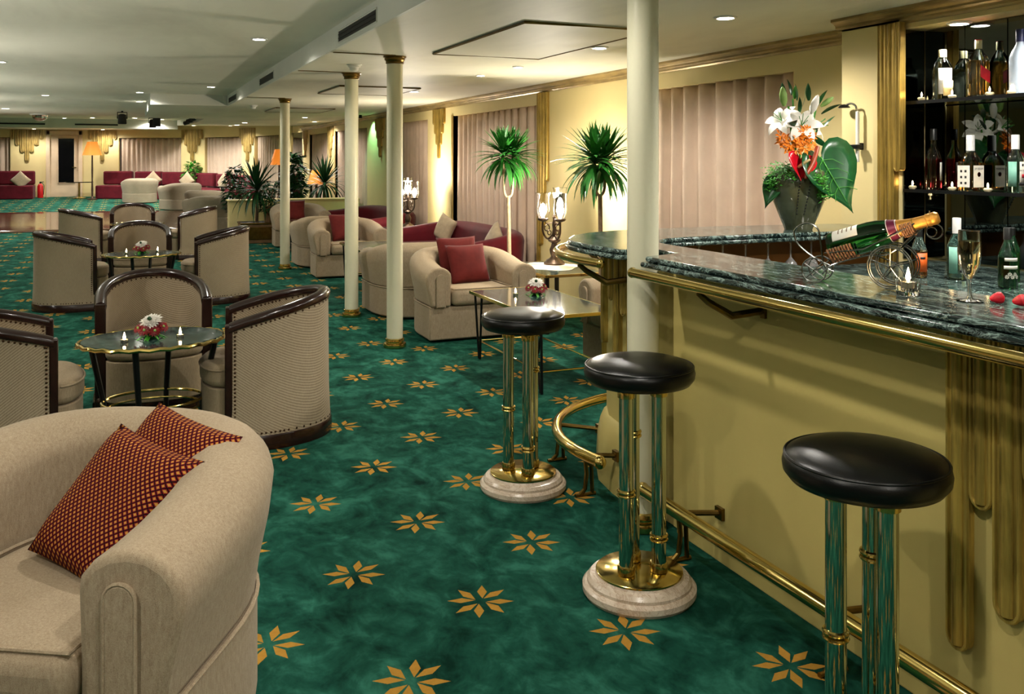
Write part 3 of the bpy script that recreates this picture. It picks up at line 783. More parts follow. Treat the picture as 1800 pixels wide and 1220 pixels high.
# ------------------------------------------------------------------ barrel chairs
def barrel_chair(name, label, grp):
    o = thing(name, label, 'chair', (0,0,0), 0, grp)
    W, D, t = .64, .53, .045; hb, ha = .775, .645
    path = upath(W-t, D-t/2, 28, 2.05, straight=.22); path = [(x, y-.01) for x, y in path]; nn = normals(path); N = len(path)
    def top(i): return ha+(hb-ha)*min(1, max(0, (path[i][1]+D/2)/(D*.95)))**.85
    def sec(i):
        h = top(i)-.02; r = t/2; k = .012*sin(pi*.5)
        return [(r+.012, .07), (r+.004, .25), (r, h), (-r, h), (-r, .30), (-r, .07)]
    sh = obj('shell', sweep(path, sec), M['barrel_fabric'], o, smooth=50, fix=True)
    def rsec(i):
        h = top(i); r = t/2+.008
        return [(r, h-.036), (r+.004, h-.012), (r*.75, h+.006), (0, h+.012), (-r*.75, h+.006), (-r-.004, h-.012), (-r, h-.036)]
    obj('top_rail', sweep(path, rsec), M['wood_dark'], o, smooth=50, fix=True)
    for s_ in (1, -1):
        x = s_*(W-t)/2; y = path[0][1]; r = t/2+.008
        obj('front_post', MB().box(x-r, x+r, y-.02, y+.018, .0, ha+.004), M['wood_dark'], o, bevel=.006)
    def psec(i):
        r = t/2+.02; return [(r, .0), (r, .066), (r-.006, .075), (-r, .075), (-r, .0)]
    pl = sweep(path, psec); obj('plinth', pl, M['wood_dark'], o, smooth=40, fix=True)
    # seat block and cushion
    inn = [(x-q[0]*t/2, y-q[1]*t/2) for (x, y), q in zip(path, nn)]
    w_ = inn[0][0]-.004
    fr = [(-w_*cos(pi*k/12), -D/2-.03-.12*sin(pi*k/12)) for k in range(13)]
    poly = fr+[(x*.99, y) for x, y in inn[1:-1]]
    obj('seat_base', MB().prism([(x*.985, y*.985) for x, y in poly], .075, .315), M['barrel_seat'], o, smooth=40, bevel=.006)
    obj('front_plinth', MB().prism([(x*.97, y*.97) for x, y in poly], .0, .074), M['wood_dark'], o, smooth=40)
    obj('seat_cushion', MB().prism(poly, .317, .435), M['barrel_seat'], o, smooth=40, bevel=.035, bseg=4)
    obj('cushion_piping', MB().tube([(x*1.0, y*1.003, .408) for x, y in fr], .005, 6), M['barrel_seat'], o)
    # nail heads along the wooden edges
    mb = MB(); r = t/2
    def nail(p, nrm):
        u = Vector(nrm); a = u.orthogonal().normalized(); b = u.cross(a); R_ = .0062; p = Vector(p)
        vs_ = [p+(a*cos(k*pi/3)+b*sin(k*pi/3))*R_ for k in range(6)]+[p+u*.005]
        mb.add(vs_, [(k, (k+1) % 6, 6) for k in range(6)])
    acc = 0
    for i in range(N-1):
        p, q = path[i], path[i+1]; L = hypot(q[0]-p[0], q[1]-p[1]); m = max(1, int(L/.021))
        for k in range(m):
            f = k/m; x = p[0]+(q[0]-p[0])*f; y = p[1]+(q[1]-p[1])*f; n_ = nn[i]; h = top(i)+(top(i+1)-top(i))*f-.046
            nail((x+n_[0]*(r+.001), y+n_[1]*(r+.001), h), (n_[0], n_[1], 0)); nail((x-n_[0]*(r+.001), y-n_[1]*(r+.001), h), (-n_[0], -n_[1], 0))
            nail((x+n_[0]*(r+.012), y+n_[1]*(r+.012), .088), (n_[0], n_[1], 0))
    for s_ in (1, -1):
        for k in range(26):
            z = .10+k*.0205
            nail((s_*((W-t)/2+r+.006), path[0][1]+.03, z), (s_, 0, 0)); 
            if z > .45: nail((s_*((W-t)/2-r-.002), path[0][1]+.03, z), (-s_, 0, 0))
    nh = obj('nail_heads', mb, M['nail'], o); nh['kind'] = 'stuff'
    return o
BG = 'barrel chairs around the round tables'
bc = barrel_chair('barrel_chair', 'nearest barrel chair, seen from its side, with nail studded dark wooden rim', BG)
bc.location = (.765, 5.10, 0); bc.rotation_euler = (0, 0, -pi/2-.10)
def barrel(x, y, rz, lab): return dup(bc, (x, y, 0), rz, lab, BG)
barrel(.14, 6.10, .02, 'barrel chair facing out behind the nearest round marble table')
barrel(-.62, 5.06, pi/2+.10, 'barrel chair cut by the picture edge left of the nearest round table')
barrel(-.60, 10.10, pi/2+.10, 'barrel chair left of the second round table, its side turned to view')
barrel(.92, 10.05, -pi/2-.06, 'barrel chair right of the second round table')
barrel(.12, 11.05, 0, 'barrel chair facing out directly behind the second round table')
barrel(-.66, 14.55, pi/2+.12, 'farthest barrel chair on the left, next to the dance floor')
barrel(.98, 14.5, -pi/2-.1, 'farthest barrel chair on the right, before the grey tub chairs')
barrel(.06, 15.6, 0, 'farthest barrel chair facing out, behind all the others')

# ------------------------------------------------------------------ round marble tables
def round_table(name, label, grp):
    o = thing(name, label, 'table', (0,0,0), 0, grp); R_ = .34; Z = .56; EX, EY = 1.06, .88
    obj('marble_top', MB().lathe([(R_-.012,Z-.022),(R_-.006,Z-.012),(R_-.012,Z)], 56, sx=EX, sy=EY), M['marble_table'], o)
    p = []
    for i in range(96):
        a = 2*pi*i/96; p.append(((R_+.003*cos(12*a))*cos(a)*EX, (R_+.003*cos(12*a))*sin(a)*EY, Z-.010+.003*sin(24*a)))
    obj('brass_rim', MB().tube(p, .0105, 8, closed=True), M['brass'], o)
    for k in range(4):
        a = pi/4+k*pi/2+.5; c, s_ = cos(a)*EX, sin(a)*EY
        lg = obj('leg', MB().tube([(.30*c, .30*s_, Z-.02), (.235*c, .235*s_, .22), (.225*c, .225*s_, 0)], [.016,.014,.011], 8), M['black_metal'], o)
        obj('finial', MB().sph((.258*c, .258*s_, .235), .014, 8, 6), M['bronze'], lg)
    obj('lower_ring', MB().ring((0,0,.235), .235, .008, 48, 8, sx=EX, sy=EY), M['brass'], o)
    obj('lower_hoop', MB().ring((0,0,.195), .225, .006, 48, 8, sx=EX, sy=EY), M['brass'], o)
    return o
TG = 'round green marble tables'
t1 = round_table('round_table', 'round green marble table with brass rim, nearest the large tub chair', TG); t1.location = (.12, 5.12, 0)
dup(t1, (.12, 9.72, 0), 0, 'round green marble table with brass rim, second one back', TG)
dup(t1, (.12, 14.3, 0), 0, 'round green marble table mostly hidden among the farthest barrel chairs', TG)

# rectangular marble tables
def rect_table(name, label, w, l, z, grp, style):
    o = thing(name, label, 'table', (0,0,0), 0, grp)
    obj('marble_top', MB().box(-w/2, w/2, -l/2, l/2, z-.016, z), M['marble_table'], o, smooth=0, bevel=.003)
    e = w/2+.004; f = l/2+.004
    obj('brass_edge', MB().box(-e-.006,-e+.006,-f,f,z-.024,z+.001).box(e-.006,e+.006,-f,f,z-.024,z+.001).box(-e+.007,e-.007,-f-.006,-f+.006,z-.024,z+.001).box(-e+.007,e-.007,f-.006,f+.006,z-.024,z+.001), M['brass'], o, smooth=0, bevel=.003)
    for sx in (1,-1):
        for sy in (1,-1):
            x, y = sx*(w/2-.03), sy*(l/2-.05)
            if style == 'hairpin':
                mb = MB().tube([(x, y-sy*.11, z-.02), (x-sx*.02, y-sy*.02, .006), (x-sx*.02, y+sy*.0, .006), (x, y+sy*.03, z-.02)], .009, 8)
            else: mb = MB().box(x-.016, x+.016, y-.016, y+.016, 0, z-.02)
            obj('leg', mb, M['black_metal'], o)
    for sx in (1,-1): obj('stretcher', MB().tube([(sx*(w/2-.05), -l/2+.06, .14), (sx*(w/2-.05), l/2-.06, .14)], .007, 8), M['brass'], o)
    for sy in (1,-1): obj('stretcher', MB().tube([(-w/2+.05, sy*(l/2-.07), .14), (w/2-.05, sy*(l/2-.07), .14)], .007, 8), M['brass'], o)
    return o
r1 = rect_table('coffee_table', 'rectangular green marble table with hairpin legs behind the far bar stool', .58, 1.22, .51, 'rectangular marble tables', 'hairpin'); r1.location = (2.655, 5.77, 0)
dup(r1, (2.60, 10.05, 0), 0, 'rectangular green marble table seen between the two lounge columns', 'rectangular marble tables')
dup(r1, (2.66, 14.3, 0), 0, 'rectangular green marble table farthest back, behind the third column', 'rectangular marble tables')
s1 = rect_table('side_table', 'square edged marble side table under the nearer hurricane lamp', .58, .98, .51, 'marble side tables', 'post'); s1.location = (3.55, 7.44, 0)
dup(s1, (3.64, 12.3, 0), 0, 'marble side table under the farther hurricane lamp', 'marble side tables')
tag(obj('doily', MB().prism([(3.55+.26*cos(a)*(1+.12*cos(4*a)), 7.5+.30*sin(a)*(1+.12*cos(4*a))) for a in [2*pi*i/40 for i in range(40)]], .511, .514), M['doily']), 'pale cloth mat under the nearer hurricane lamp', 'mat')

# ------------------------------------------------------------------ maroon banquettes by the window wall
def banquette(name, label, x0, x1, y0, y1, grp):
    o = thing(name, label, 'sofa', ((x0+x1)/2, (y0+y1)/2, 0), -pi/2, grp)
    W = y1-y0; D = x1-x0; t = .20
    path = upath(W-t, D-t/2, 30, 3.4, straight=.25); path = [(x, y-t/4) for x, y in path]
    def sec(i):
        r = t/2; h = .60+.09*smooth01((path[i][1]+D/2)/(D*.9)); out = [(r*.9, .03), (r, .3), (r+.02, h-r)]
        for k in range(1, 8):
            a = pi*k/8; out.append((r*cos(a)+.02*(1-k/8), h-r+r*sin(a)))
        return out+[(-r, h-r), (-r*.9, .3), (-r*.9, .03)]
    obj('back', sweep(path, sec), M['maroon'], o, smooth=60, fix=True, bevel=.03, bseg=3)
    r = t/2; inn = [(x-q[0]*r, y-q[1]*r) for (x, y), q in zip(path, normals(path))]
    poly = [(inn[0][0], -D/2-.02)]+inn[1:-1]+[(inn[-1][0], -D/2-.02)]
    obj('seat_base', MB().prism(poly, .03, .30), M['maroon'], o, smooth=40, bevel=.01)
    # seat cushions, three across
    w_ = inn[0][0]
    for k in range(3):
        a = -w_+2*w_*k/3+.004; b = -w_+2*w_*(k+1)/3-.004
        yb = min(p[1] for p in inn if a-.02 <= p[0] <= b+.02 and p[1] > 0) if any(a <= p[0] <= b and p[1] > 0 for p in inn) else 0
        obj('seat_cushion', MB().box(a, b, -D/2-.03, D/2-t-.04, .302, .43), M['maroon'], o, smooth=40, bevel=.04, bseg=3)
    return o
banquette('banquette_sofa', 'maroon C shaped sofa by the window behind the tall palm', 3.20, 4.17, 8.95, 11.55, 'maroon banquette sofas')
banquette('banquette_sofa', 'maroon C shaped sofa past the farther hurricane lamp', 3.20, 4.17, 13.1, 15.9, 'maroon banquette sofas')
pillow('cushion', 'ecru cushion leaning in the far corner of the maroon sofa', .34, .34, .11, M['beige_cushion'], (3.80,11.22,.585), (radians(74),radians(20),radians(-72)), grp='ecru cushions on the sofas')
pillow('cushion', 'ecru cushion peeping over the near arm of the maroon sofa', .32, .32, .11, M['beige_cushion'], (3.90,9.75,.57), (radians(68),radians(30),radians(-100)), grp='ecru cushions on the sofas')
# far modular sofas along the curved wall
def sofa_mod(label, x, y, rz, L):
    o = thing('sofa_module', label, 'sofa', (x, y, sheer(y)-.01), rz, 'burgundy sofas along the far wall')
    obj('seat', MB().box(-L/2+.004, L/2-.004, -.42, .40, .0, .42), M['maroon_far'], o, bevel=.04, bseg=3)
    obj('backrest', MB().box(-L/2+.004, L/2-.004, .18, .42, .43, .86), M['maroon_far'], o, bevel=.05, bseg=3)
    return o
sofa_mod('burgundy sofa module ending by the floor lamp', -.40, 31.26, -.36, .90)
sofa_mod('burgundy sofa module behind the pale tub chair', .46, 30.90, -.53, .90)
sofa_mod('burgundy sofa module under the widest far curtain end', 1.24, 30.42, -.55, .90)
sofa_mod('burgundy sofa module with the fern behind it', 2.00, 29.50, -1.0, .86)
sofa_mod('burgundy sofa module behind the small leafy tree', 2.52, 28.62, -1.05, .90)
sofa_mod('burgundy sofa module nearest the planter plants', 2.95, 27.62, -1.2, .92)
sofa_mod('burgundy corner sofa left of the far door', -3.25, 31.75, 0, 1.1)
sofa_mod('burgundy corner sofa cut by the picture edge', -4.35, 31.75, 0, 1.1)
for (x, y, z, rz, lab) in ((-3.05,31.42,.84,.1,'ecru diamond cushion on the far corner sofa'), (.70,30.40,.84,-.5,'ecru cushion above the pale far tub armchair'), (1.66,29.72,.82,-.8,'ecru diamond cushion between the two far tub armchairs'), (2.55,27.75,.80,-1.2,'ecru diamond cushion beside the small leafy tree')):
    pillow('cushion', lab, .42, .42, .12, M['beige_cushion'], (x, y, z), (radians(82), radians(45), rz), grp='ecru cushions on the sofas')
# ------------------------------------------------------------------ bar stools
def stool(label, loc, rz):
    o = thing('bar_stool', label, 'stool', loc, rz, 'black leather bar stools')
    obj('marble_base', MB().lathe([(.188,0),(.196,.012),(.196,.03),(.188,.038),(.180,.04),(.180,.05),(.170,.062),(.152,.066),(.148,.074)], 56), M['marble_pink'], o, smooth=30)
    obj('base_plate', MB().lathe([(.150,.074),(.150,.079),(.146,.082)], 56), M['brass'], o)
    for k in range(3):
        a = 2*pi*k/3; x, y = .068*cos(a), .068*sin(a)
        t = obj('tube_leg', MB().lathe([(.025,.082),(.025,.72)], 28, (x, y, 0)), M['chrome'], o)
        zs = [.098, (.53,.36,.20)[k], (.33,.58,.45)[k], .70]
        for i, z in enumerate(zs[:2]+zs[3:]):
            c = MB()
            if i in (0, 2): c.lathe([(.026,z-.016),(.030,z-.014),(.0305,z+.010),(.028,z+.016),(.025,z+.017)], 28, (x, y, 0))
            else: c.ring((x, y, z-.007), .0265, .0058, 28, 8).ring((x, y, z+.007), .0265, .0058, 28, 8)
            obj('collar', c, M['brass'], t)
    obj('seat_pan', MB().lathe([(.10,.715),(.16,.725),(.165,.735)], 40), M['black_metal'], o)
    s_ = obj('seat_cushion', MB().lathe([(.001,.722),(.15,.724),(.176,.730),(.190,.748),(.192,.765),(.188,.782),(.180,.790),(.160,.799),(.12,.808),(.07,.814),(.001,.816)], 64), M['leather'], o, smooth=60)
    obj('seam', MB().ring((0,0,.7865), .1855, .0035, 64, 6), M['leather'], s_)
    return o
st = stool('black leather bar stool, middle of the three, in front of the column', (1.628,2.712,0), 1.38)
dup(st, (1.655,3.775,0), .44, 'black leather bar stool farthest from view, before the rectangular table', 'black leather bar stools')
dup(st, (1.622,1.662,0), .54, 'black leather bar stool closest to view, beside the gilt flutes', 'black leather bar stools')

# ------------------------------------------------------------------ lights
def light(name, typ, parent, loc, power, col, size=.05, spot=None, rot=(0,0,0), blend=.5):
    d = bpy.data.lights.new(name, typ); d.energy = power; d.color = col
    if typ == 'AREA': d.shape = 'DISK'; d.size = size
    else: d.shadow_soft_size = size
    if typ == 'SPOT': d.spot_size = spot or 2.4; d.spot_blend = blend
    l = bpy.data.objects.new(name, d); COL.objects.link(l); l.parent = parent; l.location = loc; l.rotation_euler = rot
    return l
def downlight(x, y, z, label, power=P_DOWN, r=.055, col=LAMP_COOL, grp='recessed ceiling downlights'):
    o = thing('ceiling_downlight', label, 'downlight', (x, y, z+sheer(y)), 0, grp)
    obj('trim_ring', MB().lathe([(r*.86,-.001),(r*.9,-.010),(r*1.15,-.008),(r*1.25,-.001)], 28), M['white_paint'], o)
    obj('lens', MB().lathe([(.001,-.004),(r*.6,-.0045),(r*.86,-.002)], 24), M['lens'], o)
    light('downlight_lamp', 'SPOT', o, (0,0,-.03), power, col, r*.7, 2.75, blend=.55)
    return o
DL = [(.98,7.6,'above the nearest chair row by the fascia'), (-1.19,10.4,'at the picture edge over the second chair group'), (-1.18,15.6,'over the left of the farthest barrel chairs'),
      (.15,14.35,'just before the dropped ceiling box'), (.17,16.7,'left of the dropped ceiling box'), (1.03,12.9,'beside the ceiling step vents')]
for x, y, l in DL: downlight(x, y, UP, 'bright recessed downlight '+l)
DR = [(3.16,4.31,'over the bar next to the big column'), (3.17,5.84,'at the corner of the nearer ceiling panel'), (3.165,10.49,'at the corner of the second ceiling panel'), (3.18,17.9,'over the low divider')]
for x, y, l in DR: downlight(x, y, CEIL, 'bright recessed downlight '+l)
downlight(3.17, 7.34, CEIL, 'small dim downlight above the nearer hurricane lamp', P_DOWN*.35, .042)
downlight(3.16, 8.24, CEIL, 'small dim downlight above the tall palm', P_DOWN*.35, .042)
# unseen downlights added behind and beside the viewpoint for soft light
for x, y in ((.98,3.1), (.6,.9), (-1.19,5.6), (-1.19,1.0), (.98,-1.3), (-3.4,3.4), (-3.4,8.0), (-3.4,13.0), (-5.6,5.6), (-5.6,10.6), (-3.4,18.0)):
    downlight(x, y, UP, 'added recessed downlight in the main ceiling outside the picture')
for x, y in ((3.16,2.6), (3.16,.8)): downlight(x, y, CEIL, 'added recessed downlight over the bar outside the picture', P_DOWN*1.5)  # unseen downlights added to light the inside of the bar
for x, y, l in ((-2.9,24.5,'above the far edge of the dance floor'), (-.9,27.2,'before the far door'), (.15,26.3,'in front of the pale far tub chair'), (.9,28.6,'above the far ecru cushion'), (-1.7,29.0,'nearest the far door'), (-2.2,20.0,'over the dance floor')):
    downlight(x, y, UP, 'distant recessed downlight '+l, P_DOWN*3.2, .07)
for x, y, l in ((2.4,21.0,'behind the third column'), (2.6,24.5,'above the small leafy tree'), (1.75,28.0,'washing the far gilt ornament')):
    downlight(x, y, CEIL, 'distant recessed downlight '+l, P_DOWN*2.4, .065)
for x, y, l in ((3.95,3.40,'in the shelf soffit next to the gilt pilaster'), (3.95,2.7,'in the shelf soffit beyond the frosted bottle')):
    downlight(x, y, 2.203, 'round downlight '+l, P_DOWN*.35, .05)
for x, y, l in ((-2.7,31.55,'left of the far door'), (-.75,31.5,'lighting the ornament by the far floor lamp')):
    d_ = downlight(x, y, 2.43, 'small downlight under the far bulkhead '+l, P_DOWN*1.3, .07); d_.location = (x, y, 2.43)
for x, y, l in ((.7,30.2,'washing the wide far curtain'), (2.75,27.7,'washing the curved wall'), (3.75,24.4,'beside the dark far mirror'), (3.75,19.9,'past the divider by the wall')):  # downlights added to brighten the walls
    downlight(x, y, CEIL if x > 1.4 else UP, 'added wall washing downlight '+l, P_DOWN*1.5, .06)
g = thing('green_spotlight', 'small green tinted spotlight under the cornice near the divider', 'spotlight', (3.95,16.5,2.25))
obj('lamp_can', MB().lathe([(.02,.06),(.03,.05),(.034,0),(.03,.004)], 16), M['black_metal'], g)
light('green_lamp', 'SPOT', g, (0,0,-.02), 14, (.35,1.0,.62), .03, 1.9, rot=(0, radians(-25), 0))

# ceiling vents on the fascia, vents on the far bulkhead
def vent_fascia(y0, y1, z0, z1, label):
    o = thing('air_vent', label, 'vent', (1.409, (y0+y1)/2, (z0+z1)/2), 0, 'slot air vents'); L = (y1-y0)/2; h = (z1-z0)/2
    obj('slot', MB().box(-.002, .004, -L, L, -h, h), M['black'], o, smooth=0)
    obj('vent_frame', MB().tube([(-.002,-L,-h),(-.002,L,-h),(-.002,L,h),(-.002,-L,h)], .006, 4, closed=True), M['fascia'], o)
    for k in range(2): obj('vane', MB().box(-.006, -.002, -L, L, -h+h*.66*(k+1)-.003, -h+h*.66*(k+1)+.003), M['black'], o, smooth=0)
vent_fascia(5.45, 6.55, 2.345, 2.43, 'long black slot vent in the fascia above the bar stools')
vent_fascia(9.75, 10.85, 2.345, 2.43, 'black slot vent in the fascia, second from view')
vent_fascia(13.3, 14.4, 2.345, 2.43, 'black slot vent in the fascia nearest the ceiling step')
def vent_far(x0, x1, label):
    o = thing('air_vent', label, 'vent', ((x0+x1)/2, 30.39, 2.54), 0, 'slot air vents'); L = (x1-x0)/2
    obj('slot', MB().box(-L, L, -.004, .0, -.035, .035), M['black'], o, smooth=0)
    obj('vent_frame', MB().tube([(-L,-.004,-.035),(L,-.004,-.035),(L,-.004,.035),(-L,-.004,.035)], .012, 4, closed=True), M['fascia'], o)
vent_far(-3.55, -2.3, 'long slot vent above the far corner sofa'); vent_far(-1.5, -.3, 'long slot vent above the far floor lamp')
# ceiling gadgets
def detector(x, y, z, label):
    o = thing('smoke_detector', label, 'detector', (x, y, z)); obj('housing', MB().lathe([(.055,0),(.055,-.02),(.04,-.028),(.036,-.05),(.022,-.06),(.001,-.062)], 24), M['white_paint'], o)
    obj('base_plate', MB().lathe([(.065,0),(.065,-.006),(.056,-.008)], 24), M['white_paint'], o)
detector(1.80, 7.75, CEIL, 'white smoke detector between the two lounge columns'); detector(1.75, 14.2, CEIL, 'white smoke detector by the ceiling step vents')
detector(.93, 21.0, UP, 'small white detector beyond the dropped ceiling')
o = thing('dome_camera', 'large glass dome unit on the ceiling above the dance floor', 'dome', (-1.78, 22.2, UP+sheer(22.2)))
obj('mount', MB().lathe([(.2,0),(.2,-.03),(.16,-.04)], 28), M['fascia'], o); obj('dome', MB().lathe([(.16,-.04),(.15,-.09),(.11,-.14),(.05,-.165),(.001,-.17)], 28), M['glass'], o)
obj('lamp_core', MB().sph((0,0,-.08), .06, 12, 8), M['steel'], o)
def spk(x, y, label, s_=1.0):
    z = UP+sheer(y)-.001; o = thing('stage_light', label, 'spotlight', (x, y, z), 0, 'black stage lights')
    obj('yoke', MB().tube([(-.09*s_,0,-.16*s_),(-.09*s_,0,-.03),(.09*s_,0,-.03),(.09*s_,0,-.16*s_)], .012, 6).tube([(0,0,0),(0,0,-.03)], .02, 8), M['black_metal'], o)
    obj('lamp_body', MB().lathe([(.03,.0),(.075,-.02),(.085,-.2),(.07,-.21)], 18, (0,0,-.06)).xf(Matrix.Rotation(0,4,'X')), M['black'], o)
spk(-.12, 20.2, 'black stage light hanging left of the dropped ceiling'); spk(.57, 21.4, 'black stage light hanging just past the dropped ceiling', .8); spk(.55, 24.2, 'flat black stage light farther along the ceiling', 1.0)
tr = thing('track_light', 'white track with small black spot heads on the far fascia', 'track light', (1.38, 22.5, 2.40))
obj('track', MB().box(-.02, .0, -1.6, 1.6, -.02, .02), M['white_paint'], tr, smooth=0)
for k in (-1.2, 0, 1.2): obj('spot_head', MB().tube([(-.02,k,0),(-.12,k-.05,-.03)], .05, 10), M['black'], tr)

# ------------------------------------------------------------------ hurricane table lamps
def hurricane(label, loc, rz):
    o = thing('hurricane_lamp', label, 'lamp', loc, rz, 'bronze hurricane lamps with glass shades')
    obj('lamp_foot', MB().lathe([(.105,0),(.108,.02),(.09,.035),(.08,.05),(.05,.065),(.034,.085),(.045,.12),(.05,.15),(.034,.19),(.028,.215),(.06,.235),(.066,.25),(.04,.262),(.02,.28)], 28), M['bronze'], o)
    obj('stem', MB().lathe([(.018,.27),(.026,.31),(.018,.35),(.024,.40),(.016,.44),(.02,.5)], 16), M['bronze'], o)
    for k in range(3):
        a = 2*pi*k/3+.4; c, s_ = cos(a), sin(a); R_ = .115; zb = .46+(.05 if k == 0 else 0)
        pts = arcpts([(.02*c,.02*s_,.30), (.07*c,.07*s_,.26), (.115*c,.115*s_,.33), (R_*c,R_*s_,zb)], 6)
        ar = obj('arm', MB().tube(pts, .010, 8), M['bronze'], o)
        obj('scroll', MB().ring((.075*c,.075*s_,.37), .032, .006, 16, 6, 'y').ring((.05*c,.05*s_,.32), .022, .005, 16, 6, 'y').tube([(.02*c,.02*s_,.42),(.08*c,.08*s_,.41),(.10*c,.10*s_,.44)], .006, 6), M['bronze'], ar)
        obj('drip_cup', MB().lathe([(.012,zb-.03),(.05,zb-.015),(.058,zb),(.05,zb+.008)], 20, (R_*c,R_*s_,0)), M['bronze'], ar)
        obj('glass_shade', MB().lathe([(.046,zb+.008),(.064,zb+.05),(.068,zb+.10),(.06,zb+.17),(.066,zb+.235),(.076,zb+.26)], 24, (R_*c,R_*s_,0)), M['glass'], ar, solid=.003)
        obj('bulb', MB().lathe([(.012,zb+.01),(.02,zb+.04),(.038,zb+.075),(.038,zb+.10),(.02,zb+.14),(.001,zb+.155)], 16, (R_*c,R_*s_,0)), M['bulb'], ar)
    light('lamp_light', 'POINT', o, (0, 0, .72), P_TABLE, LAMP_WARM, .07)
    return o
h1 = hurricane('bronze hurricane lamp with three glass shades nearer the bar', (3.66,7.62,.512), .2)
h1.scale = (.93,)*3
dup(h1, (3.68,12.5,.512), .9, 'bronze hurricane lamp with three glass shades beside the lounge column')

# unseen uplighters added just outside the picture to brighten the main ceiling
def uplighter(label, loc):
    o = thing('added_fill_lamp', label, 'lamp', loc, 0, 'added uplighters outside the picture')
    obj('lamp_base', MB().lathe([(.15,0),(.15,.02),(.03,.04)], 24), M['bronze'], o); obj('pole', MB().lathe([(.015,.03),(.015,.95)], 12), M['bronze'], o)
    obj('bowl', MB().lathe([(.02,.93),(.10,.97),(.17,1.06),(.16,1.06),(.09,.98),(.001,.95)], 28), M['bronze'], o)
    obj('bulb', MB().sph((0,0,.995), .035, 12, 8), M['bulb'], o)
    light('added_fill_light', 'SPOT', o, (0,0,1.03), P_UP_FILL, LAMP_COOL, .08, 2.9, rot=(pi,0,0), blend=.4)
    return o
u0 = None
for x, y in ((-.9,1.6), (-1.3,5.2), (-1.75,8.8), (-2.2,12.6), (-2.7,16.6), (-3.1,20.4), (.5,-1.6)):
    if u0 is None: u0 = uplighter('added unseen uplighter brightening the ceiling from outside the picture', (x, y, 0))
    else: dup(u0, (x, y, 0), 0)

# ------------------------------------------------------------------ plants
def leaf_mesh(name, L, w_, bend, mat, n=6):
    mb = MB(); vs_ = []; fs = []
    for i in range(n+1):
        t = i/n; ww = w_*(sin(pi*min(t*.92+.10, 1.0)))**.8 if t < 1 else .0005
        z = L*t*cos(bend*t*.9); x = L*t*sin(bend*t*.9)
        vs_ += [(x, -ww/2, z), (x-.12*ww, 0, z-.0), (x, ww/2, z)]
    for i in range(n):
        for k in range(2): fs.append((i*3+k, i*3+k+1, i*3+k+4, i*3+k+3))
    mb.add(vs_, fs); return mb.mesh(name, mat, 80)
def put_leaf(name, me, parent, loc, az, tilt, roll=0, sc=1.0):
    o = bpy.data.objects.new(name, me); COL.objects.link(o); o.parent = parent
    o.matrix_local = Matrix.Translation(loc) @ Matrix.Rotation(az, 4, 'Z') @ Matrix.Rotation(tilt, 4, 'Y') @ Matrix.Rotation(roll, 4, 'Z') @ Matrix.Scale(sc, 4)
    return o
def palm(label, loc, ztop, crown, nleaf, seed, trunkmat, fork, pot=True, lmat='leaf_palm', low=0.0):
    rnd = random.Random(seed); o = thing('potted_palm', label, 'palm', loc)
    if pot:
        p_ = obj('pot', MB().lathe([(.10,0),(.125,.02),(.14,.26),(.148,.27),(.148,.30),(.135,.30),(.13,.26)], 28), M['terracotta'], o)
        obj('soil', MB().lathe([(.001,.262),(.131,.262)], 24), M['trunk_dark'], p_)
    z0 = .2 if pot else 0
    zf = fork
    tr_ = obj('trunk', MB().tube([(0,0,z0),(.012,.004,zf*.5),(0,0,zf)], [.024,.020,.019], 10), M[trunkmat], o)
    heads = []
    for s_ in (-1, 1):
        hx = s_*.055; pts = [(0,0,zf-.02), (hx*.8,.0,zf+.05), (hx,s_*.01,ztop)]
        obj('branch', MB().tube(arcpts(pts, 5), .0125, 8), M[trunkmat], tr_); heads.append((hx, s_*.01, ztop))
    ms = [leaf_mesh('leaf', crown, crown*.105, b, M[lmat]) for b in (.12, .35, .7)]
    for i in range(nleaf):
        h = heads[i % 2]; t = (i+.5)/nleaf
        tilt = radians(4+118*t**.9+rnd.uniform(-10, 10)); az = i*2.39996+rnd.uniform(-.25, .25)
        put_leaf('leaf', ms[0 if t < .35 else (1 if t < .75 else 2)], o, (h[0], h[1], h[2]+.03-.10*t), az, tilt-(.2 if t > .6 else 0), 0, rnd.uniform(.8, 1.05)*(.72+.28*min(1, t*2.2)))
    return o
palm('tall potted palm with forked pale trunk in front of the curtain', (3.42,8.16,0), 1.55, .36, 200, 3, 'trunk', 1.14)
palm('tall potted palm with slim brown trunk between curtain and column', (3.68,6.77,0), 1.50, .41, 200, 5, 'trunk_dark', 1.20)

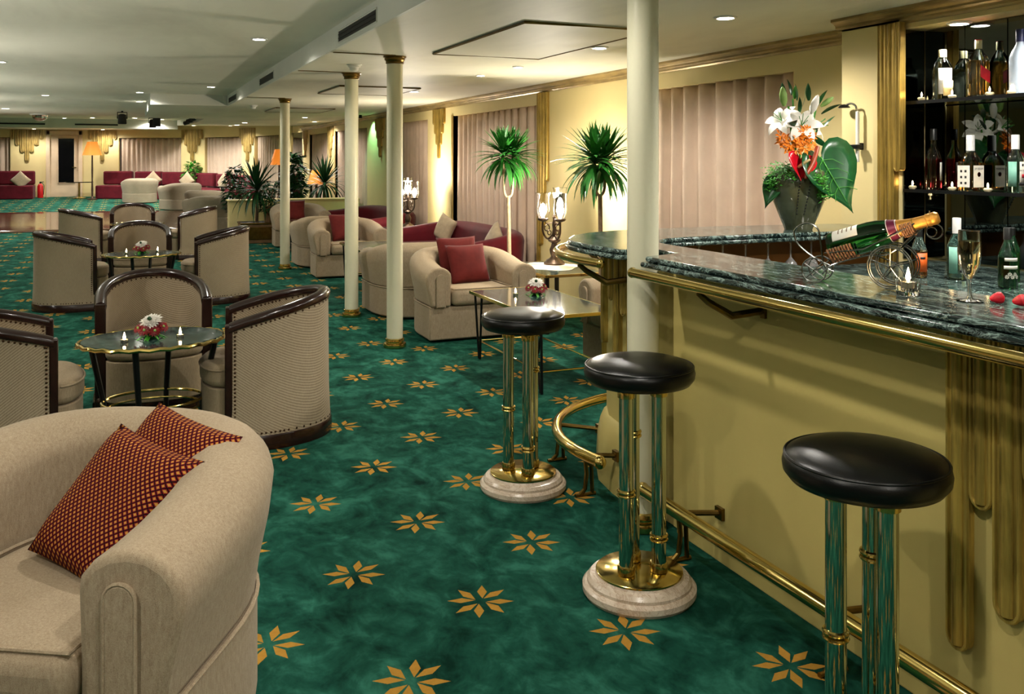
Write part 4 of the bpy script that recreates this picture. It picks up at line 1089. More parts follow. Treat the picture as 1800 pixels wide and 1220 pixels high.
# divider, planter and its plants
tag(obj('divider_wall', MB().box(1.72, 4.18, 17.55, 17.85, 0, .70).box(1.69, 4.18, 17.52, 17.88, .702, .73), M['wall'], smooth=0, bevel=.008), 'low cream divider behind the planter box', 'divider')
pb = thing('planter_box', 'square brown planter box with moulded sides before the divider', 'planter', (2.12,16.75,0))
obj('box', MB().box(-.30,.30,-.27,.27,0,.36), M['terracotta'], pb, smooth=0, bevel=.012)
obj('rim', MB().tube([(-.3,-.27,.35),(.3,-.27,.35),(.3,.27,.35),(-.3,.27,.35)], .018, 6, closed=True), M['brass_dark'], pb)
obj('side_panel', MB().box(-.22,.22,-.285,-.272,.07,.29), M['brass_dark'], pb, smooth=0, bevel=.01)
obj('soil', MB().box(-.28,.28,-.25,.25,.361,.366), M['black'], pb, smooth=0)
def yucca(label, loc, trunk, L, n, seed, lmat='leaf_dark'):
    rnd = random.Random(seed); o = thing('yucca_plant', label, 'plant', loc)
    obj('trunk', MB().tube([(0,0,0),(.01,0,trunk*.5),(0,0,trunk)], [.03,.026,.024], 8), M['trunk_dark'], o)
    ms = [leaf_mesh('leaf', L, L*.075, b, M[lmat]) for b in (.15, .45, .8)]
    for i in range(n):
        t = (i+.5)/n; put_leaf('leaf', ms[0 if t < .4 else (1 if t < .75 else 2)], o, (0,0,trunk-.06*t), i*2.39996, radians(6+100*t+rnd.uniform(-8,8)), 0, rnd.uniform(.8,1.1))
    return o
yucca('dark spiky yucca growing in the planter box', (2.12,16.75,.367), .60, .60, 84, 11)
yucca('dark spiky yucca spreading behind the second lounge column', (3.66,18.35,.0), 1.02, .58, 84, 12)
def leafy(label, loc, h, w_, n, seed, name='ficus_plant', lmat='leaf_dark', ls=.09, potr=.16):
    rnd = random.Random(seed); o = thing(name, label, 'plant', loc)
    obj('pot', MB().lathe([(potr*.75,0),(potr*.85,.02),(potr,.24),(potr*1.06,.25),(potr*1.06,.28),(potr*.95,.28)], 20), M['terracotta'], o)
    mb = MB()
    for k in range(5):
        a = k*1.3; mb.tube(arcpts([(.02*cos(a),.02*sin(a),.2), (w_*.15*cos(a),w_*.15*sin(a),h*.5), (w_*.35*cos(a),w_*.35*sin(a),h*.92)], 4), .009, 6)
    obj('stems', mb, M['trunk_dark'], o)
    fo = MB()
    for i in range(n):
        z = rnd.uniform(.30, 1.0)*h; r = w_*.5*(sin(pi*min(1, max(.08, (z/h-.15)/.9)))**.6)*sqrt(rnd.uniform(.15, 1)); a = rnd.uniform(0, 2*pi)
        c = Vector((r*cos(a), r*sin(a), z)); d = Vector((cos(a+rnd.uniform(-.8,.8)), sin(a+rnd.uniform(-.8,.8)), rnd.uniform(-.9,.5))).normalized(); L = ls*rnd.uniform(.7,1.3)
        s_ = d.cross(Vector((rnd.uniform(-.3,.3),rnd.uniform(-.3,.3),1))).normalized()*L*.28
        fo.add([c, c+d*L*.45+s_, c+d*L, c+d*L*.45-s_], [(0,1,2,3)])
    f_ = obj('foliage', fo, M[lmat], o, smooth=0); f_['kind'] = 'stuff'
    return o
leafy('small leafy ficus tree on the far sofa side of the divider', (2.02,19.3,0), 1.35, .5, 700, 21, ls=.11)
leafy('tall leafy climbing plant behind the third lounge column', (3.02,18.3,0), 1.62, .5, 700, 22, 'climbing_plant', ls=.15)
leafy('trailing dark plant filling the planter box under the yucca', (2.30,16.62,.367), .62, .42, 420, 23, 'trailing_plant', ls=.07, potr=.08)
leafy('small bright green fern behind the far sofa', (1.84,30.15,sheer(30.1)), 1.15, .5, 300, 24, 'fern_plant', 'fern', .16, .09)
leafy('dark leafy shrub at the divider foot beside the column', (2.62,18.25,0), 1.05, .6, 420, 25, 'leafy_shrub', ls=.10)

# ------------------------------------------------------------------ far lamps and bits
def floor_lamp(label, loc, hpole, r0, r1, hs, power):
    o = thing('floor_lamp', label, 'lamp', loc)
    obj('lamp_base', MB().lathe([(.16,0),(.16,.02),(.05,.05),(.03,.10)], 24), M['bronze'], o)
    obj('pole', MB().lathe([(.022,.1),(.03,.3),(.02,.6),(.028,.9),(.018,hpole)], 14), M['bronze'], o)
    obj('lamp_shade', MB().lathe([(r0,hpole-.05),(r1,hpole+hs)], 32), M['shade'], o, solid=.004)
    obj('bulb', MB().sph((0,0,hpole+.1), .035, 12, 8), M['bulb'], o)
    light('lamp_light', 'POINT', o, (0,0,hpole+.17), power, LAMP_WARM, .05)
floor_lamp('tall floor lamp with tapered amber shade beside the far door', (-1.03,30.7,sheer(30.7)), 1.42, .28, .14, .36, 22)
floor_lamp('amber shaded lamp glowing behind the third lounge column', (3.5,23.3,sheer(23.3)), 1.36, .22, .11, .34, 16)
floor_lamp('low amber lamp added in place of a reflection between leafy plants', (3.88,20.4,0), .98, .2, .1, .26, 8)  # solid lit lamp standing in for a lamp's reflection
o = thing('occasional_table', 'small round glass topped table around the far floor lamp', 'table', (-1.42,31.3,sheer(31.3)))
obj('table_top', MB().lathe([(.40,.50),(.41,.51),(.40,.525)], 32), M['night'], o); obj('pedestal', MB().lathe([(.2,0),(.2,.02),(.03,.06),(.03,.5)], 20), M['brass'], o)
o = thing('cocktail_table', 'dark round table with glasses between the far tub chairs', 'table', (2.42,26.5,sheer(26.6)))
obj('table_top', MB().lathe([(.42,.58),(.43,.59),(.42,.61)], 32), M['night'], o); obj('pedestal', MB().lathe([(.24,0),(.24,.03),(.04,.08),(.04,.58)], 20), M['wood_dark'], o)
o = thing('fire_extinguisher', 'red fire extinguisher standing beside the far corner sofa', 'extinguisher', (-2.55,31.9,sheer(31.9)))
obj('cylinder', MB().lathe([(.08,0),(.085,.02),(.085,.36),(.06,.42),(.025,.45)], 20), M['ext_red'], o); obj('valve', MB().lathe([(.025,.45),(.025,.5),(.01,.51)], 10).tube([(0,0,.49),(.1,0,.5)], .012, 6), M['black_metal'], o)
obj('hose', MB().tube(arcpts([(.03,0,.48),(.10,0,.40),(.095,0,.2),(.09,0,.1)], 4), .01, 6), M['black'], o)

# ------------------------------------------------------------------ table flowers and tealights
def tealight(label, loc, grp='tealights on the tables'):
    o = thing('tealight_candle', label, 'candle', loc, 0, grp)
    obj('tin_cup', MB().lathe([(.001,0),(.019,0),(.0195,.016),(.0185,.016),(.018,.012)], 20), M['tin'], o)
    obj('wax', MB().lathe([(.001,.013),(.018,.0125)], 16), M['wax'], o)
    obj('flame', MB().lathe([(.001,.016),(.0065,.023),(.006,.031),(.003,.042),(.0005,.052)], 10), M['flame'], o)
    return o
def daisy(mb, c, R_, n, up, seed, layers=2):
    rnd = random.Random(seed); up = Vector(up).normalized(); a = up.orthogonal().normalized(); b = up.cross(a); c = Vector(c)
    for l in range(layers):
        for k in range(n):
            t = 2*pi*(k+.5*l)/n+rnd.uniform(-.08,.08); d = a*cos(t)+b*sin(t); s_ = up.cross(d)*R_*.16; rr = R_*(1-.22*l)*rnd.uniform(.9,1.05); li = up*(R_*.12*l)
            mb.add([c+d*R_*.12+li, c+d*rr*.6+s_+li+up*R_*.10, c+d*rr+li+up*R_*.03, c+d*rr*.6-s_+li+up*R_*.10], [(0,1,2,3)])
def table_flowers(label, loc, rz, grp='red and white table flowers'):
    o = thing('flower_arrangement', label, 'flowers', loc, rz, grp)
    obj('bowl', MB().lathe([(.001,0),(.032,0),(.042,.022),(.038,.034)], 20), M['leaf_big'], o)
    mb = MB(); daisy(mb, (0,-.005,.088), .062, 22, (-.1,-.65,1), 1, 3)
    wd = obj('white_gerbera', mb, M['lily'], o, smooth=0); obj('flower_eye', MB().sph((-.004,-.022,.106), .011, 10, 6), M['leaf_dark'], wd)
    for i, (x, y, z, u) in enumerate(((-.058,-.02,.055,(-.6,-.6,.7)), (-.02,-.05,.048,(-.1,-.9,.6)), (.062,-.012,.06,(.7,-.5,.6)), (.03,-.045,.045,(.3,-.9,.5)), (.02,.05,.055,(.2,.8,.6)))):
        mb = MB(); daisy(mb, (x,y,z), .036, 14, u, 5+i, 2); rd = obj('red_daisy', mb, M['red_daisy'], o, smooth=0)
        uu = Vector(u).normalized(); obj('flower_eye', MB().sph(Vector((x,y,z))+uu*.006, .007, 8, 6), M['bud'], rd)
    ms = leaf_mesh('leaf', .11, .018, .5, M['fern'])
    for k in range(12): put_leaf('leaf', ms, o, (0,0,.018), k*2*pi/12+.2*(k % 3), radians(78+8*(k % 2)), 0, .8+.3*((k*7) % 5)/5)
    return o
f1 = table_flowers('red daisies around a white gerbera on the nearest round table', (.11,5.10,.561), -.3)
dup(f1, (.12,9.72,.561), -.3, 'red daisies around a white gerbera on the second round table')
dup(f1, (2.72,5.97,.511), -.2, 'red daisies around a white gerbera on the rectangular table')
k1 = tealight('lit tealight left of the flowers on the nearest round table', (-.02,5.03,.561))
dup(k1, (.25,5.06,.561), 0, 'lit tealight right of the flowers on the nearest round table')
dup(k1, (-.02,9.70,.561), 0, 'lit tealight left of the flowers on the second round table'); dup(k1, (.27,9.78,.561), 0, 'lit tealight right of the flowers on the second round table')
dup(k1, (2.58,6.02,.511), 0, 'lit tealight beside the flowers on the rectangular table')
# ------------------------------------------------------------------ things on the bar
CT = 1.1205
# vase with flowers
v_ = thing('flower_vase', 'tall olive glazed vase with stitched seams on the bar corner', 'vase', (3.31,3.87,CT))
vp = [(.001,0),(.072,0),(.076,.012),(.10,.07),(.132,.15),(.15,.22),(.152,.26),(.138,.31),(.115,.335),(.108,.33)]
obj('vase_body', MB().lathe(vp, 36), M['vase'], v_)
mb = MB()
for a in (-2.0, -2.35):
    for k in range(15):
        t = .3+.045*k; z = .09+.016*k
        r = [p for p in zip(vp[1:], vp[2:]) if p[0][1] <= z <= p[1][1]][0]; f = (z-r[0][1])/max(1e-6, r[1][1]-r[0][1]); R_ = r[0][0]+(r[1][0]-r[0][0])*f
        mb.sph((R_*cos(a+.012*k), R_*sin(a+.012*k), z), .0045, 6, 4)
sb = obj('stitches', mb, M['black'], v_); sb['kind'] = 'stuff'
fl = thing('bouquet', 'bouquet of white lilies, orange orchids, red anthurium and big leaf', 'flowers', (3.31,3.87,CT))
# frame: view direction from the camera to the vase
vd = Vector((.39,.92,0)); vr = Vector((.92,-.39,0))
def Q(a, b, z): return vr*a+vd*b+Vector((0,0,z))       # a: across, b: away, z: up
def lily(a, b, z, up, R_, name='white_lily'):
    c = Q(a, b, z); u = Q(*up).normalized(); e1 = u.orthogonal().normalized(); e2 = u.cross(e1); l_ = None
    root_ = obj(name, MB().tube([c-u*R_*.9, c-u*R_*.3], [.006,.012], 8), M['lily'], fl)
    for k in range(6):
        t = 2*pi*k/6; d = e1*cos(t)+e2*sin(t); s_ = u.cross(d); mb = MB(); vs_ = []; fs = []
        for i in range(8):
            f = i/7; rr = R_*(f**1.1); hh = R_*(-.45+.75*f-.62*f**2.6); ww = R_*.26*(sin(pi*(.08+.92*f))**.7) if f < 1 else .001
            for q, o_ in ((-1,.12),(0,-.02),(1,.12)): vs_.append(c+d*rr+u*(hh+o_*ww)+s_*ww*q)
        for i in range(7):
            for q in range(2): fs.append((i*3+q, i*3+q+1, i*3+q+4, i*3+q+3))
        obj('petal', mb.add(vs_, fs), M['lily'], root_, smooth=80)
    mb = MB()
    for k in range(5):
        t = 2*pi*k/5; mb.tube([c-u*R_*.3, c+u*R_*.35+(e1*cos(t)+e2*sin(t))*R_*.22], .0018, 5)
    obj('stamens', mb, M['fern'], root_)
lily(-.115,-.04,.60,(-.6,-.5,.55), .105); lily(-.005,-.09,.575,(-.1,-.85,.55), .115); lily(.125,.02,.565,(.8,-.35,.35), .10)
def bud(a, b, z, tip, L, r, mat='bud'):
    c = Q(a,b,z); d = Q(*tip).normalized(); obj('lily_bud', MB().tube([c, c+d*L*.25, c+d*L*.6, c+d*L*.9, c+d*L], [r*.4,r*.9,r,r*.5,r*.1], 10), M[mat], fl)
bud(-.085,-.03,.66,(-.12,-.1,1),.105,.021,'bud'); bud(.055,-.04,.62,(.35,-.1,1),.105,.021,'lily'); bud(.12,0,.66,(.75,0,.55),.085,.015,'bud'); bud(-.02,0,.70,(.05,0,1),.07,.012,'fern')
mb = MB()
for (a, b, z) in ((-.10,-.02,.58),(0,-.06,.56),(.11,.01,.55),(-.03,0,.70),(.10,0,.68),(-.06,-.02,.66)): mb.tube([Q(0,0,.28), Q(a*.5,b*.5,.42), Q(a,b,z)], .005, 6)
obj('flower_stems', mb, M['fern'], fl)
lm = leaf_mesh('leaf', .115, .034, .3, M['leaf_big'])
for i, (a, z, az, tl) in enumerate(((-.06,.66,2.4,.35),(-.04,.72,1.0,.2),(-.015,.69,.4,.35),(.02,.66,0.,.5),(.0,.62,.2,.3),(.05,.69,3,.1),(.10,.66,.2,.5),(.12,.62,-.4,.9),(.13,.55,-.2,.6),(.06,.52,1,1.9),(.07,.50,-.5,2.2),(-.06,.55,-2,1.5),(-.04,.52,-1.2,1.4),(.05,.57,-1.5,.6),(-.08,.69,2.2,.15),(.02,.60,.5,1.0))):
    put_leaf('leaf', lm, fl, Q(a, -.01*(i % 3), z), az, tl, i*.8, .8+.25*((i*5) % 4)/4)
for i, (a, b, z) in enumerate(((-.10,-.07,.475),(-.07,-.10,.455),(-.035,-.11,.465),(.0,-.11,.48),(.025,-.10,.50),(-.09,-.09,.435),(-.05,-.12,.43),(-.01,-.13,.44),(.03,-.11,.455),(-.03,-.10,.495),(.015,-.09,.52),(-.11,-.06,.50))):
    mb = MB(); daisy(mb, Q(a,b,z), .052, 7, Q((i % 3-1)*.5,-.8,.4), 40+i, 2); obj('orange_orchid', mb, M['orange_fl'], fl, smooth=0)
M['anth_stem'] = plain('anthurium_brown', (150,62,32), .35, 0, .2, 20)
# anthurium: heart shaped red spathe with cream spadix
def heart(c, e1, e2, u, s_, mat, name, cup=.18, par=None, n=28):
    mb = MB(); vs_ = []; fs = []
    ol = []
    for k in range(n):
        t = 2*pi*k/n; x = .98*sin(t)**3; y = (13*cos(t)-5*cos(2*t)-2*cos(3*t)-cos(4*t))/16; ol.append((x, y))
    rings = (0, .35, .7, 1.0)
    for f in rings[1:]:
        for x, y in ol: vs_.append(c+e1*x*s_*f+e2*(y*f+.0)*s_+u*(cup*s_*(f*f)*(abs(x)*.9+.2*y*y)))
    vs_.append(c); ci = len(vs_)-1
    for k in range(n): fs.append((ci, k, (k+1) % n))
    for j in range(2):
        for k in range(n): fs.append((j*n+k, (j+1)*n+k, (j+1)*n+(k+1) % n, j*n+(k+1) % n))
    return obj(name, mb.add(vs_, fs), mat, par or fl, smooth=80, solid=.003)
ux = Q(.30,-.85,.35).normalized(); e2 = Q(.12,.4,.9); e2 = (e2-ux*e2.dot(ux)).normalized(); e1 = e2.cross(ux)
an = heart(Q(-.035,-.135,.345), e1, e2, ux, .088, M['red_fl'], 'anthurium_spathe', .35)
obj('spadix', MB().tube([Q(-.045,-.14,.335), Q(-.03,-.18,.355), Q(-.005,-.20,.375)], [.008,.009,.006], 8), M['spadix'], an)
obj('anthurium_edge', MB().tube(arcpts([Q(.065,-.11,.44), Q(.045,-.14,.40), Q(.02,-.165,.35), Q(-.015,-.185,.30), Q(-.02,-.19,.275)], 5), [.012]*5+[.013]*5+[.012]*5+[.010]*5+[.004], 10), M['anth_stem'], an)
# the big glossy leaf
ux = Q(.45,-.8,.35).normalized(); e2 = Q(-.42,.1,.9); e2 = (e2-ux*e2.dot(ux)).normalized(); e1 = e2.cross(ux)
bl = heart(Q(.145,-.06,.30), e1, e2, ux, .225, M['leaf_big'], 'big_leaf', .22)
vn = MB().tube([Q(.145,-.06,.30)+ux*.004+e2*.10, Q(.145,-.06,.30)+ux*.006, Q(.145,-.06,.30)+ux*.012-e2*.17], [.005,.004,.0015], 6)
for k in range(4):
    for s_ in (1,-1): vn.tube([Q(.145,-.06,.30)+ux*.006+e2*(.08-.055*k), Q(.145,-.06,.30)+ux*.018+e2*(.06-.055*k)+e1*s_*.06, Q(.145,-.06,.30)+ux*.03+e2*(.01-.05*k)+e1*s_*.10], .0018, 5)
obj('veins', vn, M['fern'], bl)
# drooping leaf and feathery fern
ux = Q(-.3,-.9,.1).normalized(); e2 = Q(.35,0,1).normalized(); e2 = (e2-ux*e2.dot(ux)).normalized(); e1 = e2.cross(ux)
dl = heart(Q(-.155,-.04,.215), e1*.5, e2, ux, .105, M['leaf_big'], 'drooping_leaf', .3)
rnd = random.Random(4); mb = MB()
for (a, b, z, R_, n) in ((-.14,-.06,.30,.075,260), (-.10,-.10,.33,.05,140), (.06,-.145,.27,.055,200), (.085,-.14,.20,.05,160), (.25,.02,.27,.05,120), (-.075,-.13,.29,.04,90), (-.165,-.05,.24,.045,120)):
    for k in range(n):
        d = Vector((rnd.gauss(0,1), rnd.gauss(0,1), rnd.gauss(0,.8))).normalized()
        c = Q(a, b, z)+d*R_*rnd.uniform(.2,1); e = Vector((rnd.gauss(0,1), rnd.gauss(0,1), rnd.gauss(-.3,.6))).normalized()*.022; s_ = e.orthogonal().normalized()*.0040
        mb.add([c-s_, c+s_, c+e], [(0,1,2)])
ff = obj('fern_fronds', mb, M['fern'], fl, smooth=0); ff['kind'] = 'stuff'
# picture light arm on the pier
o = thing('wall_bracket_lamp', 'slim grey swing arm picture lamp on the cream pier', 'wall lamp', (3.85,3.965,1.48))
obj('arm', MB().box(-.045,-.030,-.010,.010,.0,.29), M['white_paint'], o, smooth=0, bevel=.004)
obj('mount', MB().box(-.03,0,-.01,.01,.07,.11).box(-.07,-.03,-.03,.03,.075,.10), M['black_metal'], o, smooth=0, bevel=.004)
obj('hook', MB().tube(arcpts([(-.038,0,.28),(-.042,.01,.32),(-.05,.04,.335),(-.055,.08,.325)], 5), .006, 8), M['steel'], o)
obj('lamp_head', MB().lathe([(.001,.012),(.02,.008),(.034,-.006),(.03,-.01)], 18, (-.055,.085,.322)), M['black_metal'], o)

# upside down wine glasses under the back counter
def wineglass(label, loc):
    o = thing('wine_glass', label, 'glass', loc, 0, 'wine glasses hanging under the back counter')
    obj('glass_body', MB().lathe([(.034,0),(.034,-.002),(.006,-.009),(.0038,-.02),(.0038,-.085),(.012,-.095),(.03,-.115),(.036,-.14),(.034,-.175),(.03,-.19)], 24), M['stemware'], o, solid=.002)
    return o
wg = None
for i, x in enumerate((2.60,2.74,2.88,3.02,3.165,3.30)):
    lab = 'upside down wine glass under the back counter, '+['nearest the column','second from the column','third from the column','fourth from the column','fifth from the column','behind the bottle cradle wheel'][i]
    if wg is None: wg = wineglass(lab, (x,3.76,1.074))
    else: dup(wg, (x,3.76,1.074), 0, lab)

# champagne bottle in a wire cannon cradle.  local x along the bottle axis (in plan), z up
ba = radians(-57)     # plan direction of the bottle, pointing to its neck
tilt = radians(19)
ck = thing('bottle_cradle', 'steel wire cannon shaped cradle with wicker sleeves on the bar', 'cradle', (2.042,2.058,CT), ba)
def rotp(s_, h): return (s_*cos(tilt)-h*sin(tilt), s_*sin(tilt)+h*cos(tilt))
AX0 = (-.125, .108)       # centre of bottle base end in (x, z)
def bp(s_, h=0.0, y=0.0):
    a, b = rotp(s_, h); return (AX0[0]+a, y, AX0[1]+b)
WR = .0024
for y in (-.052, .052):
    w1 = obj('large_wheel', MB().ring((.055,y,.066), .062, WR, 36, 6, 'y').ring((.055,y,.066), .056, WR, 36, 6, 'y'), M['wire'], ck)
    sp_ = MB()
    for k in range(5):
        a = 2*pi*k/5+.3; sp_.tube([(.055,y,.066), (.055+.06*cos(a),y,.066+.06*sin(a))], .002, 6)
    obj('spoke', sp_, M['wire'], w1)
    w2 = obj('small_wheel', MB().ring((-.165,y*.7,.040), .037, WR, 28, 6, 'y'), M['wire'], ck)
    obj('spoke', MB().tube([(-.165-.026,y*.7,.014),(-.165+.026,y*.7,.066)], .002, 6).tube([(-.165+.03,y*.7,.02),(-.165-.03,y*.7,.06)], .002, 6), M['wire'], w2)
    obj('side_wire', MB().tube([bp(-.01,-.01,y*.9), bp(.10,-.03,y*.85), bp(.2,-.012,y*.6), bp(.255,.002,y*.42)], WR, 6), M['wire'], ck)
    obj('lower_wire', MB().tube(arcpts([(-.14,y*.7,.03), bp(.0,-.05,y*.8), bp(.10,-.05,y*.8), (.055,y,.105), bp(.26,-.02,y*.3)], 4), WR, 6), M['wire'], ck)
obj('axle', MB().tube([(.055,-.056,.066),(.055,.056,.066)], .003, 8).tube([(-.165,-.04,.04),(-.165,.04,.04)], .003, 8), M['wire'], ck)
obj('loop_handle', MB().tube(arcpts([bp(-.02,-.05,0), (-.175,0,.075), (-.225,0,.115), (-.235,0,.155), (-.20,0,.18), (-.165,0,.165), (-.155,0,.12), (-.145,0,.055), (-.115,0,.035)], 6), .0028, 8), M['wire'], ck)
obj('neck_loop', MB().ring(bp(.295,-.035,0), .022, .0022, 20, 6, 'y').ring(bp(.285,-.035,.01), .014, .002, 20, 6, 'y'), M['wire'], ck)
obj('neck_hook', MB().tube(arcpts([bp(.255,-.02,0), bp(.285,-.012,.012), bp(.300,.024,.006)], 5), .0022, 6), M['wire'], ck)
def wick(s0, s1, R_, a0, a1, rows, par):
    mb = MB()
    for r in range(rows):
        s_ = s0+(s1-s0)*(r+.5)/rows; pts = []
        for k in range(17):
            a = a0+(a1-a0)*k/16; rr = R_+.0022*(1 if (k+r) % 2 else -1)
            pts.append(bp(s_, rr*sin(a), rr*cos(a)))
        mb.tube(pts, (s1-s0)/rows*.42, 6)
    return obj('wicker_sleeve', mb, M['wicker'], par)
wick(-.004, .072, .047, pi*1.02, pi*1.98, 9, ck); wick(.212, .248, .028, pi*.9, pi*2.1, 6, ck)
cb = thing('champagne_bottle', 'dark green champagne bottle with gold foil neck lying in the cradle', 'bottle', (0,0,0), 0)
cb.matrix_world = Matrix.Translation((2.042,2.058,CT)) @ Matrix.Rotation(ba, 4, 'Z') @ Matrix.Translation((AX0[0],0,AX0[1])) @ Matrix.Rotation(pi/2-tilt, 4, 'Y')
obj('glass_body', MB().lathe([(.001,.012),(.03,.004),(.040,0),(.0435,.008),(.0435,.125),(.041,.15),(.034,.18),(.026,.205),(.021,.225),(.018,.25)], 40), M['champ_glass'], cb, solid=0)
obj('gold_foil', MB().lathe([(.0265,.2045),(.0215,.225),(.0180,.25),(.0165,.285),(.0185,.287),(.0185,.296),(.0175,.298),(.0185,.303),(.0185,.312),(.014,.319),(.001,.321)], 32), M['foil'], cb)
obj('collar_band', MB().lathe([(.0345,.1785),(.0300,.194),(.0262,.206)], 32), M['burgundy_foil'], cb, solid=.0006)
obj('paper_label', MB().lathe([(.0440,.022),(.0440,.098)], 20, (0,0,0), radians(150), radians(250)), M['paper'], cb, solid=.0006)
mb = MB()
for z in (.040,.052,.066,.080): mb.lathe([(.0444,z),(.0444,z+.0035)], 10, (0,0,0), radians(180), radians(222))
obj('label_print', mb, M['trunk_dark'], cb)
obj('foil_ring', MB().ring((0,0,.2035), .0268, .0012, 28, 6).ring((0,0,.180), .0345, .0010, 28, 6), M['paper'], cb)

# tealight in a glass tumbler, champagne flute, strawberries
o = thing('candle_tumbler', 'glass tumbler holding a lit tealight before the champagne bottle', 'candle', (1.995,1.885,CT))
obj('tumbler', MB().lathe([(.001,.0),(.028,0),(.031,.004),(.034,.046),(.032,.046),(.029,.014),(.001,.011)], 28), M['glass'], o)
tc = obj('tin_cup', MB().lathe([(.001,.022),(.019,.022),(.0195,.038),(.0185,.038)], 20), M['tin'], o); obj('wax', MB().lathe([(.001,.036),(.018,.0355)], 16), M['wax'], tc)
obj('flame', MB().lathe([(.001,.039),(.0065,.047),(.006,.056),(.003,.068),(.0005,.078)], 10), M['flame'], o); light('flame_light', 'POINT', o, (0,0,.085), .5, (1,.66,.33), .012)
o = thing('champagne_flute', 'tall champagne flute filled with pale gold wine on the bar', 'glass', (2.065,1.745,CT))
obj('flute_glass', MB().lathe([(.033,0),(.033,.002),(.008,.006),(.0045,.014),(.004,.045),(.006,.058),(.017,.075),(.026,.10),(.029,.13),(.028,.165),(.0265,.188)], 32), M['glass'], o, solid=.0014)
M['champagne'] = glassy('champagne_wine', (.95,.78,.42), .02, 1.33)
obj('wine', MB().lathe([(.001,.060),(.005,.060),(.0158,.0765),(.0248,.101),(.0278,.13),(.0272,.160),(.001,.160)], 32), M['champagne'], o)
def strawberry(label, loc, rot):
    o = thing('strawberry', label, 'strawberry', loc, 0, 'strawberries on the bar', rot)
    obj('berry', MB().lathe([(.0005,-.019),(.006,-.016),(.012,-.006),(.0155,.004),(.0150,.011),(.009,.016),(.001,.017)], 18), M['strawberry'], o)
    lf = leaf_mesh('calyx_leaf', .016, .007, .9, M['fern'], 4)
    for k in range(6): put_leaf('calyx_leaf', lf, o, (0,0,.0155), k*pi/3, 1.25)
strawberry('whole red strawberry beside the champagne flute foot', (2.09,1.682,CT+.0153), (radians(80), radians(25), radians(60)))
strawberry('red strawberry cut by the right edge of the picture', (2.105,1.628,CT+.0153), (radians(70), radians(-35), radians(30)))

# ------------------------------------------------------------------ bottles
M['clear_bottle'] = glassy('clear_bottle_glass', (.86,.95,.92), .03)
M['gin_glass'] = glassy('gin_green_glass', (.05,.30,.10), .03)
M['aqua_glass'] = glassy('aqua_bottle_glass', (.55,.86,.76), .03)
M['whisky'] = glassy('whisky_amber', (.88,.42,.08), .03)
M['bourbon'] = glassy('bourbon_brown', (.74,.30,.07), .03)
M['bitter'] = glassy('ruby_bitter', (.88,.05,.10), .03)
M['frost'] = plain('frosted_bottle', (176,190,206), .35, 0, .1, 20, spec=.5)
M['orange_label'] = plain('orange_label', (226,98,26), .5, 0, .15, 30)
M['pale_label'] = plain('pale_yellow_label', (232,214,160), .5, 0, .08, 30)
M['teal_label'] = plain('teal_label', (120,176,158), .5, 0, .1, 30)
M['red_label'] = plain('red_print', (186,30,44), .5, 0, .1, 30)
M['ink'] = plain('black_print', (30,28,28), .5, 0, .05, 30)
M['blue_cap'] = plain('navy_cap', (34,40,92), .4, 0, .1, 30)
M['cap_cream'] = plain('cream_cap', (226,216,170), .4, 0, .08, 30)
M['cap_white'] = plain('white_cap', (226,226,226), .4, 0, .05, 30)
M['cap_black'] = plain('black_cap', (22,24,24), .4, 0, .05, 30)
FACE = atan2(-.92, -.39)      # plan direction towards the viewer
def bottle(label, loc, r, hs, hn, rn, glass, cap, capr=None, caph=.035, square=False, name='spirit_bottle', grp=None, rz=0, liquid=None, level=.75):
    o = thing(name, label, 'bottle', loc, rz, grp); H_ = hs+hn
    seg = 4 if square else 28
    prof = [(.001,.006),(r*.8,.001),(r*.96,.003),(r,.012),(r,hs-.02),(r*.97,hs-.006),(r*.78,hs+.018),(rn*1.6,hs+.036),(rn*1.05,hs+.055),(rn,hs+.07),(rn,H_)]
    mb = MB().lathe(prof, 28)
    if square:
        def sq(x, y, z):
            d = hypot(x, y); a = atan2(y, x)
            if d < rn*1.7: return (x, y, z)
            c, s_ = cos(a), sin(a); k = 1/((abs(c)**6+abs(s_)**6)**(1/6)); f = min(1, (d-rn*1.7)/(r*.3)); return (x*(1+(k-1)*f), y*(1+(k-1)*f), z)
        mb.v = [sq(*p) for p in mb.v]
    obj('bottle_glass', mb, M[glass], o, smooth=50)
    if liquid:
        q = .9; z1 = min(hs-.01, hs*level)
        lb = MB().lathe([(.001,.010),(r*q,.012),(r*q,z1),(.001,z1)], 28)
        if square: lb.v = [sq(*p) for p in lb.v]
        obj('liquid', lb, M[liquid], o, smooth=50)
    cr = capr or rn*1.18
    obj('cap', MB().lathe([(rn*1.02,H_-caph*.35),(cr,H_-caph*.35),(cr,H_+caph*.6),(cr*.9,H_+caph*.65),(.001,H_+caph*.65)], 24), M[cap], o)
    return o
def patch(o, name, R_, z0, z1, w_, mat, ang=0.0, par=None):
    """a paper label wrapped on the bottle, centred on the side facing the room"""
    a = FACE+ang-o.rotation_euler[2]; h = w_/R_/2
    return obj(name, MB().lathe([(R_,z0),(R_,z1)], 12, (0,0,0), a-h, a+h), mat, par or o, solid=.0006)
